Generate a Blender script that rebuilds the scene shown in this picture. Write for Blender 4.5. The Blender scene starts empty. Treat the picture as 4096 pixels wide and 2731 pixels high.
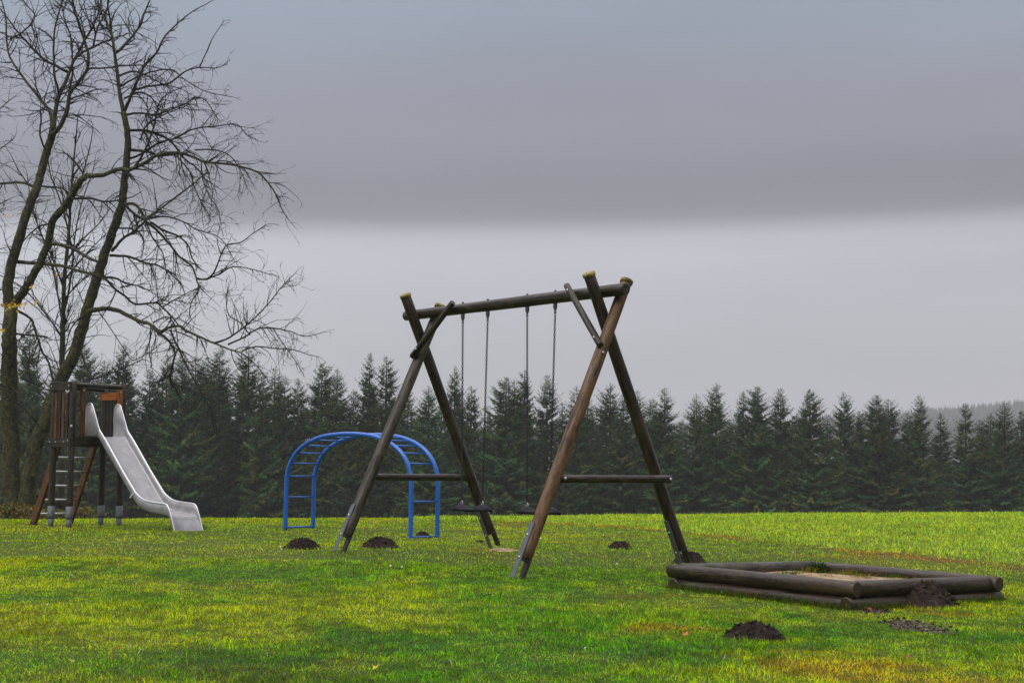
import bpy, math, random
import numpy as np
from mathutils import Vector, Matrix, Quaternion
random.seed(11); rng = np.random.default_rng(5)
S = bpy.context.scene
COL = S.collection
CZ = 0.90
F_PX, PIT, ROLL = 6316.5, 0.0823754, 0.0107476   # focal length (in photo pixels), pitch and roll of the camera

# ------------------------------------------------------------------ camera
cam_d = bpy.data.cameras.new('camera'); cam = bpy.data.objects.new('camera', cam_d); COL.objects.link(cam)
cam_d.sensor_width = 36; cam_d.lens = 36 * F_PX / 4096; cam_d.clip_start = .1; cam_d.clip_end = 20000
c_, s_ = math.cos(PIT), math.sin(PIT); cr, sr = math.cos(ROLL), math.sin(ROLL)
R0, U0, W0 = Vector((1, 0, 0)), Vector((0, -s_, c_)), Vector((0, c_, s_))
RR, UU = R0 * cr + U0 * sr, U0 * cr - R0 * sr
m = Matrix((RR, UU, -W0)).transposed().to_4x4(); m.translation = (0, 0, CZ); cam.matrix_world = m
S.camera = cam

def ray(px, py):
    x, y = px - 2048, py - 1365.5
    d = W0 * F_PX + RR * x - UU * y
    return d / d.y
def at(px, py, Y):                      # the point at distance Y along the view of a photo pixel
    d = ray(px, py) * Y
    return Vector((d.x, Y, d.z + CZ))
def vplane(px, py, o, d):               # same, on the vertical plane through o along d
    n = Vector((d.y, -d.x, 0)); r = ray(px, py); q = o - Vector((0, 0, CZ))
    P = r * (q.dot(n) / r.dot(n)); return P + Vector((0, 0, CZ))

# ------------------------------------------------------------------ noise
def _h(ix, iy, s):
    n = (ix * 374761393 + iy * 668265263 + s * 974634777) & 0xffffffff
    n = ((n ^ (n >> 13)) * 1274126177) & 0xffffffff
    return ((n ^ (n >> 16)) & 0xffff) / 65535.0
def vnoise(x, y, s=0):
    x = np.asarray(x, float); y = np.asarray(y, float)
    ix = np.floor(x).astype(np.int64); iy = np.floor(y).astype(np.int64); fx = x - ix; fy = y - iy
    fx = fx * fx * (3 - 2 * fx); fy = fy * fy * (3 - 2 * fy)
    return (_h(ix, iy, s) * (1 - fx) + _h(ix + 1, iy, s) * fx) * (1 - fy) + (_h(ix, iy + 1, s) * (1 - fx) + _h(ix + 1, iy + 1, s) * fx) * fy
def fbm(x, y, s=0, o=4):
    t = 0; a = .5; k = 1
    for i in range(o): t = t + a * vnoise(np.asarray(x) * k + 17 * i, np.asarray(y) * k - 9 * i, s + i); a *= .5; k *= 2.03
    return t / (1 - .5 ** o)
def sm(a, b, x): t = np.clip((np.asarray(x, float) - a) / (b - a), 0, 1); return t * t * (3 - 2 * t)

# ------------------------------------------------------------------ layout of the playground (fitted to the photo)
SO = Vector((.8817, 14.4081, CZ - .786)); SD = Vector((.6234, -.7819, 0)); TD = Vector((.7819, .6234, 0))
D_, A_, B_, HB = 2.911, 1.0245, .125, 2.45
AO = Vector((-3.168, 22.412, CZ - .828)); _y = .619; ASP = Vector((math.cos(_y), -math.sin(_y), 0)); AW = Vector((math.sin(_y), math.cos(_y), 0)); AWID = .574; ASPAN = 2.27
PO = Vector((-6.493, 22.467, CZ - .845)); PD1 = Vector((.79445, -.60732, 0)); PD2 = Vector((.60732, .79445, 0)); PA, PB = .41, .87
SBL, SBF, SBR, SBB = Vector((1.407, 13.381, CZ - .75)), Vector((2.568, 11.97, CZ - .785)), Vector((3.964, 13.118, CZ - .808)), Vector((2.803, 14.529, CZ - .775))
def W(s, t, z): return SO + SD * s + TD * t + Vector((0, 0, z))
ctrl = []
for s, t, z in ((.06, -1.03, -.085), (-.06, 1.0, -.045), (-D_, -1.02, .0), (-D_, 1.0, .0)): q = W(s, t, z); ctrl.append((q.x, q.y, q.z))
for q in (AO, AO + AW * AWID): ctrl.append((q.x, q.y, q.z + .005))
for q in (AO + ASP * ASPAN, AO + ASP * ASPAN + AW * AWID): ctrl.append((q.x, q.y, q.z - .115))
for q in (PO, PO + PD1 * PA, PO + PD1 * PA + PD2 * PB, PO + PD2 * PB, PO + PD1 * 2.3 + PD2 * .43): ctrl.append((q.x, q.y, q.z + .01))
for q in (SBL, SBF, SBR, SBB): ctrl.append((q.x, q.y, q.z - .25))
ctrl = np.array(ctrl)
def GZ(x, y):
    x = np.asarray(x, float); y = np.asarray(y, float)
    num = np.zeros_like(x + y); den = np.zeros_like(num) + .12
    for cx, cy, cz in ctrl:
        w = np.exp(-((x - cx) ** 2 + (y - cy) ** 2) / (2 * 1.1 ** 2)) + .25 * np.exp(-((x - cx) ** 2 + (y - cy) ** 2) / (2 * 3 ** 2)); num += w * cz; den += w
    z = num / den
    z = z + (fbm(x * .8, y * .8, 3, 3) - .5) * .035 * sm(400, 60, y)
    a = np.clip(x / np.maximum(y, 3), -.6, .6)
    yc = 34.5 + 23.1 * a + 13 * a * a
    t = np.maximum(y - (yc - 6), 0)
    lim = 12.0
    tt = np.minimum(t, lim)
    drop = .0028 * tt * tt + 2 * .0028 * lim * np.maximum(t - lim, 0)
    drop = 3.0 * (1 - np.exp(-drop / 3.0))
    z = z * sm(60, 30, y) - drop
    # longer meadow sits a little higher than the mown lawn
    return z
def gz(x, y): return float(GZ(np.array([x]), np.array([y]))[0])
def gp(px, py):                          # ground point seen at a photo pixel
    d = ray(px, py); Y = CZ / -d.z
    for _ in range(25):
        Y = (CZ - gz(d.x * Y, Y)) / -d.z
    return Vector((d.x * Y, Y, gz(d.x * Y, Y)))
# track line between mown lawn and meadow, as polyline in world
TRK = np.array([[*gp(x, y)[:2]] for x, y in ((1350, 2069), (1650, 2077), (1900, 2083), (2150, 2092), (2450, 2106), (2750, 2135), (3050, 2165), (3400, 2205), (3750, 2240), (4096, 2270), (4300, 2290))])
TA = TRK[:, 0] / TRK[:, 1]
def meadow(x, y):                        # signed distance-like: > 0 in the meadow (metres beyond the track)
    a = x / np.maximum(y, 1)
    yb = np.interp(a, TA, TRK[:, 1])
    yb = np.where(a < TA[0], TRK[0, 1] + (TA[0] - a) * 60, yb)
    return y - yb + (fbm(x * 1.5, y * 1.5, 8, 3) - .5) * .5

# ------------------------------------------------------------------ materials
def mat(name, rough=.7, spec=.4):
    M = bpy.data.materials.new(name); M.use_nodes = True
    nt = M.node_tree; b = nt.nodes['Principled BSDF']; b.inputs['Roughness'].default_value = rough
    b.inputs['Specular IOR Level'].default_value = spec
    return M, nt, b
def node(nt, t, **k):
    n = nt.nodes.new(t)
    for a, v in k.items():
        if a in n.inputs.keys() if isinstance(a, str) else False: n.inputs[a].default_value = v
        else: setattr(n, a, v)
    return n
def ramp(nt, fac, stops):
    r = nt.nodes.new('ShaderNodeValToRGB'); e = r.color_ramp.elements
    while len(e) < len(stops): e.new(.5)
    for i, (p, c) in enumerate(stops): e[i].position = p; e[i].color = (*c, 1) if len(c) == 3 else c
    nt.links.new(fac, r.inputs[0]); return r.outputs[0]
def noise(nt, vec, scale, detail=4, rough=.55, stretch=None, off=(0, 0, 0)):
    if stretch is not None:
        mp = nt.nodes.new('ShaderNodeMapping'); mp.inputs['Scale'].default_value = stretch; mp.inputs['Location'].default_value = off
        nt.links.new(vec, mp.inputs[0]); vec = mp.outputs[0]
    n = nt.nodes.new('ShaderNodeTexNoise'); n.inputs['Scale'].default_value = scale; n.inputs['Detail'].default_value = detail; n.inputs['Roughness'].default_value = rough
    nt.links.new(vec, n.inputs['Vector']); return n.outputs['Fac']
def mixc(nt, f, a, b, mode='MIX'):
    n = nt.nodes.new('ShaderNodeMix'); n.data_type = 'RGBA'; n.blend_type = mode
    for i, v in ((0, f), (6, a), (7, b)):
        if isinstance(v, bpy.types.NodeSocket): nt.links.new(v, n.inputs[i])
        elif i: n.inputs[i].default_value = (*v, 1)
        else: n.inputs[i].default_value = v
    return n.outputs[2]
def bump(nt, b, h, st, dist=.01):
    n = nt.nodes.new('ShaderNodeBump'); n.inputs['Strength'].default_value = st; n.inputs['Distance'].default_value = dist
    nt.links.new(h, n.inputs['Height']); nt.links.new(n.outputs[0], b.inputs['Normal'])
def objvec(nt): return nt.nodes.new('ShaderNodeTexCoord').outputs['Object']
def maprange(nt, v, a, b, c=0., d=1.):
    n = nt.nodes.new('ShaderNodeMapRange'); n.inputs[1].default_value = a; n.inputs[2].default_value = b; n.inputs[3].default_value = c; n.inputs[4].default_value = d
    nt.links.new(v, n.inputs[0]); return n.outputs[0]

def wood_mat(name, dark, mid, light, algae=.35, rough=.45, warm=None, seed=0):
    if seed not in (5, 6, 1): dark, mid, light = (tuple(x * k for x in c_) for c_, k in ((dark, .6), (mid, .6), (light, .72)))
    M, nt, b = mat(name, rough, .35)
    v = objvec(nt); o = (seed * 3.1, seed, 0)
    grain = noise(nt, v, 42, 6, .7, (1, 1, .05), o)
    big = noise(nt, v, 5, 4, .6, (1, 1, .35), o)
    c = ramp(nt, grain, [(.40, dark), (.5, mid), (.62, light)])
    if warm: c = mixc(nt, maprange(nt, big, .42, .62), c, warm, 'MIX')
    c = mixc(nt, maprange(nt, noise(nt, v, 9, 5, .7, (1, 1, .25), (5 + seed, 2, 1)), .52, .72, 0, algae), c, (.055, .06, .012))
    c = mixc(nt, maprange(nt, noise(nt, v, 14, 5, .7, (1, 1, .5), (9, seed, 4)), .55, .75, 0, .75), c, tuple(x * .3 for x in dark))
    c = mixc(nt, maprange(nt, noise(nt, v, 11, 5, .75, (1, 1, .2), (seed, 7, 3)), .5, .6, 0, .4), c, tuple(x * .95 for x in light))
    c = mixc(nt, maprange(nt, noise(nt, v, 90, 3, .6, (1, 1, .012), (2, seed, 8)), .60, .66, 0, .8), c, (.003, .002, .001))
    st = noise(nt, v, 26, 6, .8, (1, 1, .22), (4, 4, seed))
    c = mixc(nt, maprange(nt, st, .50, .56, 0, .85), c, tuple(x * .9 + .01 for x in light)); c = mixc(nt, maprange(nt, st, .44, .38, 0, .85), c, tuple(x * .25 for x in dark))
    vo = nt.nodes.new('ShaderNodeTexVoronoi'); vo.inputs['Scale'].default_value = 6; mp = nt.nodes.new('ShaderNodeMapping'); mp.inputs['Scale'].default_value = (1, 1, .4); mp.inputs['Location'].default_value = o
    nt.links.new(v, mp.inputs[0]); nt.links.new(mp.outputs[0], vo.inputs[0])
    c = mixc(nt, maprange(nt, vo.outputs['Distance'], .05, .1, .8, 0), c, tuple(x * .3 for x in dark))   # knots
    nt.links.new(c, b.inputs['Base Color']); bump(nt, b, grain, .9, .006)
    nt.links.new(maprange(nt, big, .3, .7, rough - .12, rough + .15), b.inputs['Roughness'])
    return M
M_LOG = wood_mat('weathered_log', (.005, .003, .0015), (.017, .010, .005), (.06, .038, .018), .7, rough=.38)
M_LOGG = wood_mat('grey_log', (.009, .006, .003), (.03, .02, .012), (.095, .07, .046), .6, seed=3, rough=.4)
M_LOGW = wood_mat('warm_log', (.02, .009, .003), (.062, .03, .008), (.15, .08, .028), .3, warm=(.13, .062, .014), seed=1, rough=.5)
M_LOGD = wood_mat('dark_post', (.012, .009, .006), (.028, .02, .013), (.06, .045, .028), .4, seed=2)
M_LOGB = wood_mat('border_log', (.005, .0025, .001), (.022, .011, .004), (.075, .045, .022), .5, warm=(.045, .021, .004), seed=4, rough=.36)
M_ORG = wood_mat('orange_board', (.10, .022, .003), (.25, .062, .005), (.38, .11, .01), .12, seed=5)
M_RUST = wood_mat('brown_board', (.025, .008, .002), (.075, .025, .005), (.15, .055, .012), .3, seed=6)
def metal_mat(name, col, rough, metallic=1.0, var=.3):
    M, nt, b = mat(name, rough); b.inputs['Metallic'].default_value = metallic
    n = noise(nt, objvec(nt), 9, 5, .65)
    c = mixc(nt, maprange(nt, n, .35, .7), tuple(x * (1 - var) for x in col), col)
    nt.links.new(c, b.inputs['Base Color']); nt.links.new(maprange(nt, n, .3, .7, rough - .06, rough + .12), b.inputs['Roughness'])
    return M
M_STEEL = metal_mat('galvanised_steel', (.13, .145, .15), .55, .3)
M_CHUTE = metal_mat('brushed_steel', (.37, .365, .37), .42, .4, .3)
M_RIM = metal_mat('steel_rim', (.75, .75, .77), .3, .75, .1)
M_BOLT = metal_mat('bolt_steel', (.7, .7, .68), .3, .9)
M_CHAIN = metal_mat('dark_chain', (.035, .035, .045), .5, .5)
M_DRUB, nt, b = mat('black_rubber', .6, .15); b.inputs['Base Color'].default_value = (.012, .012, .014, 1)
M_BLUE, nt, b = mat('blue_paint', .32, .5)
n = noise(nt, objvec(nt), 30, 5, .7)
nt.links.new(ramp(nt, n, [(.3, (.003, .075, .34)), (.7, (.005, .13, .52))]), b.inputs['Base Color']); b.inputs['Coat Weight'].default_value = .3; b.inputs['Coat Roughness'].default_value = .15
M_CAP, nt, b = mat('yellow_cap', .5)
nt.links.new(ramp(nt, noise(nt, objvec(nt), 25, 4), [(.35, (.05, .04, .01)), (.65, (.30, .24, .01))]), b.inputs['Base Color'])

def attr_mat(name, rough, transl=0., spec=.3, objrand=0., bumpsc=None):
    M, nt, b = mat(name, rough, spec)
    a = nt.nodes.new('ShaderNodeAttribute'); a.attribute_name = 'tint'; c = a.outputs['Color']
    if objrand:
        oi = nt.nodes.new('ShaderNodeObjectInfo'); h = nt.nodes.new('ShaderNodeHueSaturation')
        nt.links.new(c, h.inputs['Color']); nt.links.new(maprange(nt, oi.outputs['Random'], 0, 1, 1 - objrand, 1 + objrand), h.inputs['Value'])
        nt.links.new(maprange(nt, oi.outputs['Random'], 0, 1, .485, .515), h.inputs['Hue']); c = h.outputs[0]
    nt.links.new(c, b.inputs['Base Color'])
    if transl:
        tr = nt.nodes.new('ShaderNodeBsdfTranslucent'); nt.links.new(c, tr.inputs[0]); mx = nt.nodes.new('ShaderNodeMixShader'); mx.inputs[0].default_value = transl
        out = nt.nodes['Material Output']; nt.links.new(b.outputs[0], mx.inputs[1]); nt.links.new(tr.outputs[0], mx.inputs[2]); nt.links.new(mx.outputs[0], out.inputs[0])
    if bumpsc: bump(nt, b, noise(nt, objvec(nt), bumpsc, 6, .7), .8, .03)
    return M
M_GRASS = attr_mat('grass_blades', .55, .45, .04)
M_LEAF = attr_mat('leaf', .5, .3)
M_NEEDLE = attr_mat('spruce_needles', .8, .12, .1, objrand=.25)
M_SOILG = attr_mat('turf_ground', .8, 0, .2, bumpsc=14)
def bark_mat(name, dark, grey, moss, mossamt):
    M, nt, b = mat(name, .75, .3); v = objvec(nt)
    n1 = noise(nt, v, 7, 6, .7, (1, 1, .5)); n2 = noise(nt, v, 16, 5, .7, (1, 1, .8), (3, 1, 7)); n3 = noise(nt, v, 2.3, 4, .6, (1, 1, .4), (1, 9, 2))
    c = ramp(nt, n1, [(.35, dark), (.62, grey)])
    c = mixc(nt, maprange(nt, n2, .47, .58, 0, mossamt), c, moss)
    c = mixc(nt, maprange(nt, n3, .55, .7, 0, .5), c, tuple(x * .6 for x in dark))
    nt.links.new(c, b.inputs['Base Color']); bump(nt, b, n1, .9, .03); return M
M_BARK = bark_mat('mossy_bark', (.005, .004, .003), (.036, .032, .022), (.075, .08, .008), .9)
M_TWIG = bark_mat('dark_twig', (.004, .003, .003), (.014, .011, .008), (.02, .02, .006), .4)
M_SAP = bark_mat('young_bark', (.02, .016, .012), (.07, .068, .05), (.05, .055, .03), .6)
M_TRUNK = bark_mat('spruce_bark', (.02, .016, .012), (.06, .05, .04), (.03, .03, .015), .3)
M_SOIL, nt, b = mat('dark_soil', .85, .3); v = objvec(nt)
nt.links.new(ramp(nt, noise(nt, v, 28, 6, .75), [(.3, (.006, .0035, .002)), (.52, (.030, .017, .011)), (.7, (.10, .062, .044))]), b.inputs['Base Color']); bump(nt, b, noise(nt, v, 45, 6, .8), 1, .02)
M_SAND, nt, b = mat('wet_sand', .9, .2); v = objvec(nt)
nt.links.new(ramp(nt, noise(nt, v, 9, 6, .75), [(.38, (.10, .065, .03)), (.5, (.30, .21, .12)), (.62, (.46, .35, .22))]), b.inputs['Base Color']); bump(nt, b, noise(nt, v, 40, 6, .8), .7, .01)
M_PATCH, nt, b = mat('sandy_soil', .9, .2); v = objvec(nt)
nt.links.new(ramp(nt, noise(nt, v, 9, 6, .75), [(.35, (.03, .02, .012)), (.55, (.10, .072, .055)), (.7, (.24, .19, .16))]), b.inputs['Base Color']); bump(nt, b, noise(nt, v, 40, 6, .8), .9, .015)
M_PETAL, nt, b = mat('white_petal', .6); b.inputs['Base Color'].default_value = (.75, .75, .72, 1)

# ------------------------------------------------------------------ mesh helpers
class MB:
    def __init__(s): s.v = []; s.f = []; s.c = []; s.n = 0
    def add(s, v, f, c=None):
        v = np.asarray(v, float).reshape(-1, 3); s.v.append(v)
        for q in f: s.f.append(tuple(i + s.n for i in q))
        if c is not None: s.c.append(np.broadcast_to(np.asarray(c, float), (len(v), 3)))
        s.n += len(v)
    def tube(s, pts, rad, n=8, cap=True, flat=None, rough=0):
        P = [Vector(p) for p in pts]; k = len(P)
        if not hasattr(rad, '__len__'): rad = [rad] * k
        T = [(P[min(i + 1, k - 1)] - P[max(i - 1, 0)]).normalized() for i in range(k)]
        up = Vector((0, 0, 1)) if abs(T[0].z) < .9 else Vector((1, 0, 0))
        U = T[0].cross(up).normalized(); vs = []
        for i in range(k):
            U = (U - T[i] * U.dot(T[i])); U = U.normalized() if U.length > 1e-6 else T[i].orthogonal().normalized()
            V = T[i].cross(U)
            for j in range(n):
                a = 2 * math.pi * j / n; r = rad[i] * (1 + (random.uniform(-rough, rough) if rough else 0))
                vs.append(P[i] + U * (math.cos(a) * r) + V * (math.sin(a) * r))
        fs = [(i * n + j, i * n + (j + 1) % n, (i + 1) * n + (j + 1) % n, (i + 1) * n + j) for i in range(k - 1) for j in range(n)]
        if cap: fs += [tuple(range(n))[::-1], tuple((k - 1) * n + j for j in range(n))]
        s.add([tuple(q) for q in vs], fs)
    def box(s, c, ax, ay, az, hx, hy, hz):       # centre, unit axes, half sizes
        c = Vector(c); vs = []
        for i in (-1, 1):
            for j in (-1, 1):
                for k in (-1, 1): vs.append(tuple(c + Vector(ax) * (i * hx) + Vector(ay) * (j * hy) + Vector(az) * (k * hz)))
        s.add(vs, [(0, 1, 3, 2), (4, 6, 7, 5), (0, 4, 5, 1), (2, 3, 7, 6), (0, 2, 6, 4), (1, 5, 7, 3)])
    def dome(s, c, nrm, r, h, n=10, m=4):
        c = Vector(c); nrm = Vector(nrm).normalized(); U = nrm.orthogonal().normalized(); V = nrm.cross(U); vs = []
        for i in range(m):
            a = math.pi / 2 * i / m
            for j in range(n):
                b = 2 * math.pi * j / n; vs.append(tuple(c + (U * math.cos(b) + V * math.sin(b)) * (r * math.cos(a)) + nrm * (h * math.sin(a))))
        vs.append(tuple(c + nrm * h))
        fs = [(i * n + j, i * n + (j + 1) % n, (i + 1) * n + (j + 1) % n, (i + 1) * n + j) for i in range(m - 1) for j in range(n)]
        fs += [((m - 1) * n + j, (m - 1) * n + (j + 1) % n, m * n) for j in range(n)] + [tuple(range(n))[::-1]]
        s.add(vs, fs)
    def build(s, name, material, parent=None, smooth=True, bevel=0, origin=None):
        me = bpy.data.meshes.new(name); V = np.concatenate(s.v)
        o = Vector(origin) if origin is not None else (Vector((0, 0, 0)) if parent is None else parent.location.copy())
        V = V - np.array(o)
        me.from_pydata(V.tolist(), [], s.f); me.update()
        if s.c:
            a = me.color_attributes.new('tint', 'FLOAT_COLOR', 'POINT'); C = np.concatenate(s.c); a.data.foreach_set('color', np.c_[C, np.ones(len(C))].ravel())
        if smooth: me.polygons.foreach_set('use_smooth', [len(p.vertices) <= 4 for p in me.polygons])
        me.materials.append(material); ob = bpy.data.objects.new(name, me); COL.objects.link(ob)
        if parent is None: ob.location = o
        else: ob.parent = parent
        if bevel: md = ob.modifiers.new('bevel', 'BEVEL'); md.width = bevel; md.segments = 2; md.limit_method = 'ANGLE'; md.harden_normals = False
        return ob
def fastmesh(name, V, F, C, material, smooth=False):
    """numpy mesh: F is (n,k)"""
    me = bpy.data.meshes.new(name); n, k = F.shape
    me.vertices.add(len(V)); me.vertices.foreach_set('co', V.astype(np.float32).ravel())
    me.loops.add(n * k); me.loops.foreach_set('vertex_index', F.astype(np.int32).ravel())
    me.polygons.add(n); me.polygons.foreach_set('loop_start', np.arange(0, n * k, k, dtype=np.int32)); me.polygons.foreach_set('loop_total', np.full(n, k, np.int32))
    me.polygons.foreach_set('use_smooth', np.full(n, smooth))
    me.update(calc_edges=True)
    if C is not None:
        a = me.color_attributes.new('tint', 'FLOAT_COLOR', 'POINT'); a.data.foreach_set('color', np.c_[C, np.ones(len(C))].astype(np.float32).ravel())
    me.materials.append(material); return me
def tag(o, label=None, cat=None, group=None, kind=None):
    if label: o['label'] = label
    if cat: o['category'] = cat
    if group: o['group'] = group
    if kind: o['kind'] = kind
    return o
def empty(name, loc, label, cat, group=None):
    o = bpy.data.objects.new(name, None); o.location = loc; o.empty_display_size = .2; COL.objects.link(o); return tag(o, label, cat, group)
def log(name, p0, p1, r0, r1, M, parent, n=24, flat=False, label=None, bend=0):
    """a round pole with its own axis as local Z, chamfered ends"""
    p0 = Vector(p0); p1 = Vector(p1); L = (p1 - p0).length; k = max(4, int(L / .12)); mb = MB()
    rings = [(0, .86), (.008, 1)] + [(i * L / k, 1) for i in range(1, k)] + [(L - .008, 1), (L, .86)]
    ph = [random.uniform(0, 6.28) for _ in range(4)]; vs = []
    q = (p1 - p0).normalized().to_track_quat('Z', 'Y'); upl = q.inverted() @ Vector((0, 0, 1))
    for z, sc in rings:
        r = (r0 + (r1 - r0) * z / L) * sc
        for j in range(n):
            a = 2 * math.pi * j / n
            rr = r * (1 + .022 * math.sin(a * 2 + z * 2 + ph[0]) + .014 * math.sin(a * 5 + z * 5 + ph[1]) + .01 * math.sin(z * 11 + ph[2]))
            p = Vector((math.cos(a) * rr + bend * math.sin(z / L * math.pi), math.sin(a) * rr, z))
            if flat:
                d = p.dot(upl)
                if d > r * .80: p -= upl * (d - r * .80)
            vs.append(tuple(p))
    K = len(rings); fs = [(i * n + j, i * n + (j + 1) % n, (i + 1) * n + (j + 1) % n, (i + 1) * n + j) for i in range(K - 1) for j in range(n)]
    fs += [tuple(range(n))[::-1], tuple((K - 1) * n + j for j in range(n))]
    mb.add(vs, fs); ob = mb.build(name, M, None, origin=(0, 0, 0))
    ob.rotation_mode = 'QUATERNION'; ob.rotation_quaternion = q
    ob.parent = parent; ob.location = p0 - (parent.location if parent else Vector((0, 0, 0)))
    if label: ob['label'] = label
    return ob

# ------------------------------------------------------------------ ground
def lawn_color(x, y, jit=0):
    """colour the turf itself has: fresh green, moss yellow, withered orange"""
    n1 = fbm(x * .45, y * .28, 1, 4); n2 = fbm(x * 1.3, y * .9, 21, 4); n3 = fbm(x * 5, y * 4, 31, 3); n4 = fbm(x * .9 + 5, y * .55, 41, 3)
    g = np.array([.085, .285, .0]); yl = np.array([.42, .50, .0]); orr = np.array([.52, .28, .002]); pale = np.array([.38, .55, .03]); dg = np.array([.045, .20, .0])
    t = sm(.40, .68, n1 * .45 + n2 * .30 + n3 * .25 + jit) * .94
    c = g[None] * (1 - t[:, None]) + yl[None] * t[:, None]
    t = sm(.58, .72, n4 * .75 + (1 - n1) * .25 + jit * .5)[:, None]; t = t * sm(16.5, 13.5, y - x * .8)[:, None]; c = c * (1 - t) + dg * t
    t = (sm(12, 17, y) * .45 * sm(.2, -1., meadow(x, y)))[:, None]; c = c * (1 - t) + yl * t * .95
    # withered grass towards the near right corner, by the swing and in spots
    o = sm(.60, .78, fbm(x * 1.1 + 30, y * .8, 51, 4) + .15 * sm(8.6, 7.0, y + (0 - x) * .35) + jit * .6) * .65
    m = meadow(x, y)
    o = np.maximum(o, sm(-.45, -.05, m) * sm(.7, .1, m) * (.35 + .9 * sm(.35, .6, fbm(x * .7, y * .7, 61, 3))) * sm(-.1, .02, x / y) * .9)
    o = o * np.where(m < -1.5, .3 + .7 * sm(-1., 1.5, x), 1); c = c * (1 - o[:, None]) + orr * o[:, None]
    mm = (sm(.1, .6, m) * .75)[:, None]; pj = pale[None] * (.75 + .5 * fbm(x * .6, y * .5, 71, 4))[:, None]
    c = c * (1 - mm) + pj * mm
    return c
xs = np.r_[np.linspace(-2500, -60, 14), np.linspace(-50, -15, 24), np.linspace(-14.8, 14.8, 149), np.linspace(15, 50, 24), np.linspace(60, 2500, 14)]
ys = np.r_[np.linspace(-30, 3, 12), np.linspace(3.2, 46, 215), np.linspace(47, 130, 42), np.linspace(150, 4000, 24)]
X, Y = np.meshgrid(xs, ys); x, y = X.ravel(), Y.ravel(); z = GZ(x, np.maximum(y, -30)); nx, ny = len(xs), len(ys)
i = np.arange(nx * ny).reshape(ny, nx); F = np.stack([i[:-1, :-1], i[:-1, 1:], i[1:, 1:], i[1:, :-1]], -1).reshape(-1, 4)
C = lawn_color(x, np.maximum(y, 2)) * .16 + np.array([.006, .006, .0])
g = bpy.data.objects.new('ground', fastmesh('ground', np.c_[x, y, z], F, C, M_SOILG, True)); COL.objects.link(g); tag(g, kind='structure')

# keep-out areas for grass
soft = []; bare = []                                # (x, y, rx, ry, strength)
def keep(x, y, jit):
    k = np.ones(len(x), bool)
    for bx, by, rx, ry in bare:
        k &= ((x - bx) / rx) ** 2 + ((y - by) / ry) ** 2 + jit > 1
    for bx, by, rx, ry in soft: k &= (((x - bx) / rx) ** 2 + ((y - by) / ry) ** 2 > .8 + jit) | (fbm(x * 5, y * 5, 44, 3) + jit * .3 > .53)
    # inside of the sandbox
    u = (SBF - SBL); v = (SBB - SBL); dx = x - SBL.x; dy = y - SBL.y
    a = (dx * u.x + dy * u.y) / (u.x ** 2 + u.y ** 2); b = (dx * v.x + dy * v.y) / (v.x ** 2 + v.y ** 2)
    k &= ~((a > .0) & (a < 1.) & (b > .0) & (b < 1.))
    return k

# ------------------------------------------------------------------ molehills
def molehill(px, py, wpx, hpx, label, seed, name='molehill', sx=1, group='molehills on the lawn'):
    c = gp(px, py); sc = c.y / F_PX; R = wpx * sc / 2 * 1.08; H = hpx * sc * 1.06; c.y += R * .38; c.z = gz(c.x, c.y)
    r = random.Random(seed); nr, na = 22, 56; V = []; prof = []
    offs = [(r.uniform(-.35, .35), r.uniform(-.3, .3), r.uniform(.45, .8), r.uniform(.3, .6)) for _ in range(4)]
    for i in range(nr + 1):
        for j in range(na):
            a = 2 * math.pi * j / na; q = i / nr
            x = math.cos(a) * q * (1 + .12 * math.sin(3 * a + seed)); y = math.sin(a) * q * (1 + .1 * math.sin(2 * a + seed * 2))
            prof.append((x, y, q))
    P = np.array(prof); z = (1 - P[:, 2] ** 2.5) ** .95 * .82
    z += .24 * (fbm(P[:, 0] * 3 + seed, P[:, 1] * 3, seed, 3) - .5) * (1 - P[:, 2] ** 4)
    z += .60 * (fbm(P[:, 0] * 9 + seed, P[:, 1] * 9, seed + 5, 3) - .5) * np.clip((1 - P[:, 2] ** 3), .08, 1)
    V = np.c_[c.x + P[:, 0] * R, c.y + P[:, 1] * R * .8, GZ(c.x + P[:, 0] * R, c.y + P[:, 1] * R * .8) + np.maximum(z, .0) * H - .006 + .0 * z]
    mb = MB(); F = [(i * na + j, i * na + (j + 1) % na, (i + 1) * na + (j + 1) % na, (i + 1) * na + j) for i in range(nr) for j in range(na)]
    mb.add(V, F)
    for k in range(340):            # crumbs of earth
        a = r.uniform(0, 6.28); q = r.random() ** .5 * 1.3; x = c.x + math.cos(a) * q * R; y = c.y + math.sin(a) * q * R * .8
        zz = gz(x, y) + max(0, (1 - min(q, 1) ** 2.5)) ** .95 * .82 * H; s = r.uniform(.025, .095) * max(R, .1) * (1 if q < 1 else .8) * (.6 if q > 1 else 1)
        vs = [(x + r.uniform(-s, s), y + r.uniform(-s, s), zz + r.uniform(-s * .5, s)) for _ in range(6)]
        mb.add(vs, [(0, 1, 2), (0, 2, 3), (0, 3, 4), (0, 4, 1), (5, 2, 1), (5, 3, 2), (5, 4, 3), (5, 1, 4)])
    ob = mb.build(name, M_SOIL, None, smooth=False, origin=c)
    tag(ob, label, 'molehill' if name == 'molehill' else 'soil clods', group if name == 'molehill' else None); bare.append((c.x, c.y, R * .9, R * .72)); return ob
molehill(1203, 2195, 135, 46, 'brown molehill in front of the blue climbing arch\'s left ladder', 1)
molehill(1517, 2192, 138, 48, 'wide brown molehill just right of the swing\'s front left foot', 2)
molehill(1690, 2150, 62, 27, 'small molehill seen between the right legs of the blue climbing arch', 3)
molehill(2483, 2196, 98, 34, 'lone molehill between the two right legs of the swing', 4)
molehill(2765, 2256, 128, 52, 'molehill behind the far right foot of the swing', 5)
molehill(3700, 2428, 270, 104, 'large dark molehill heaped against the sandbox logs', 6)
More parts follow.
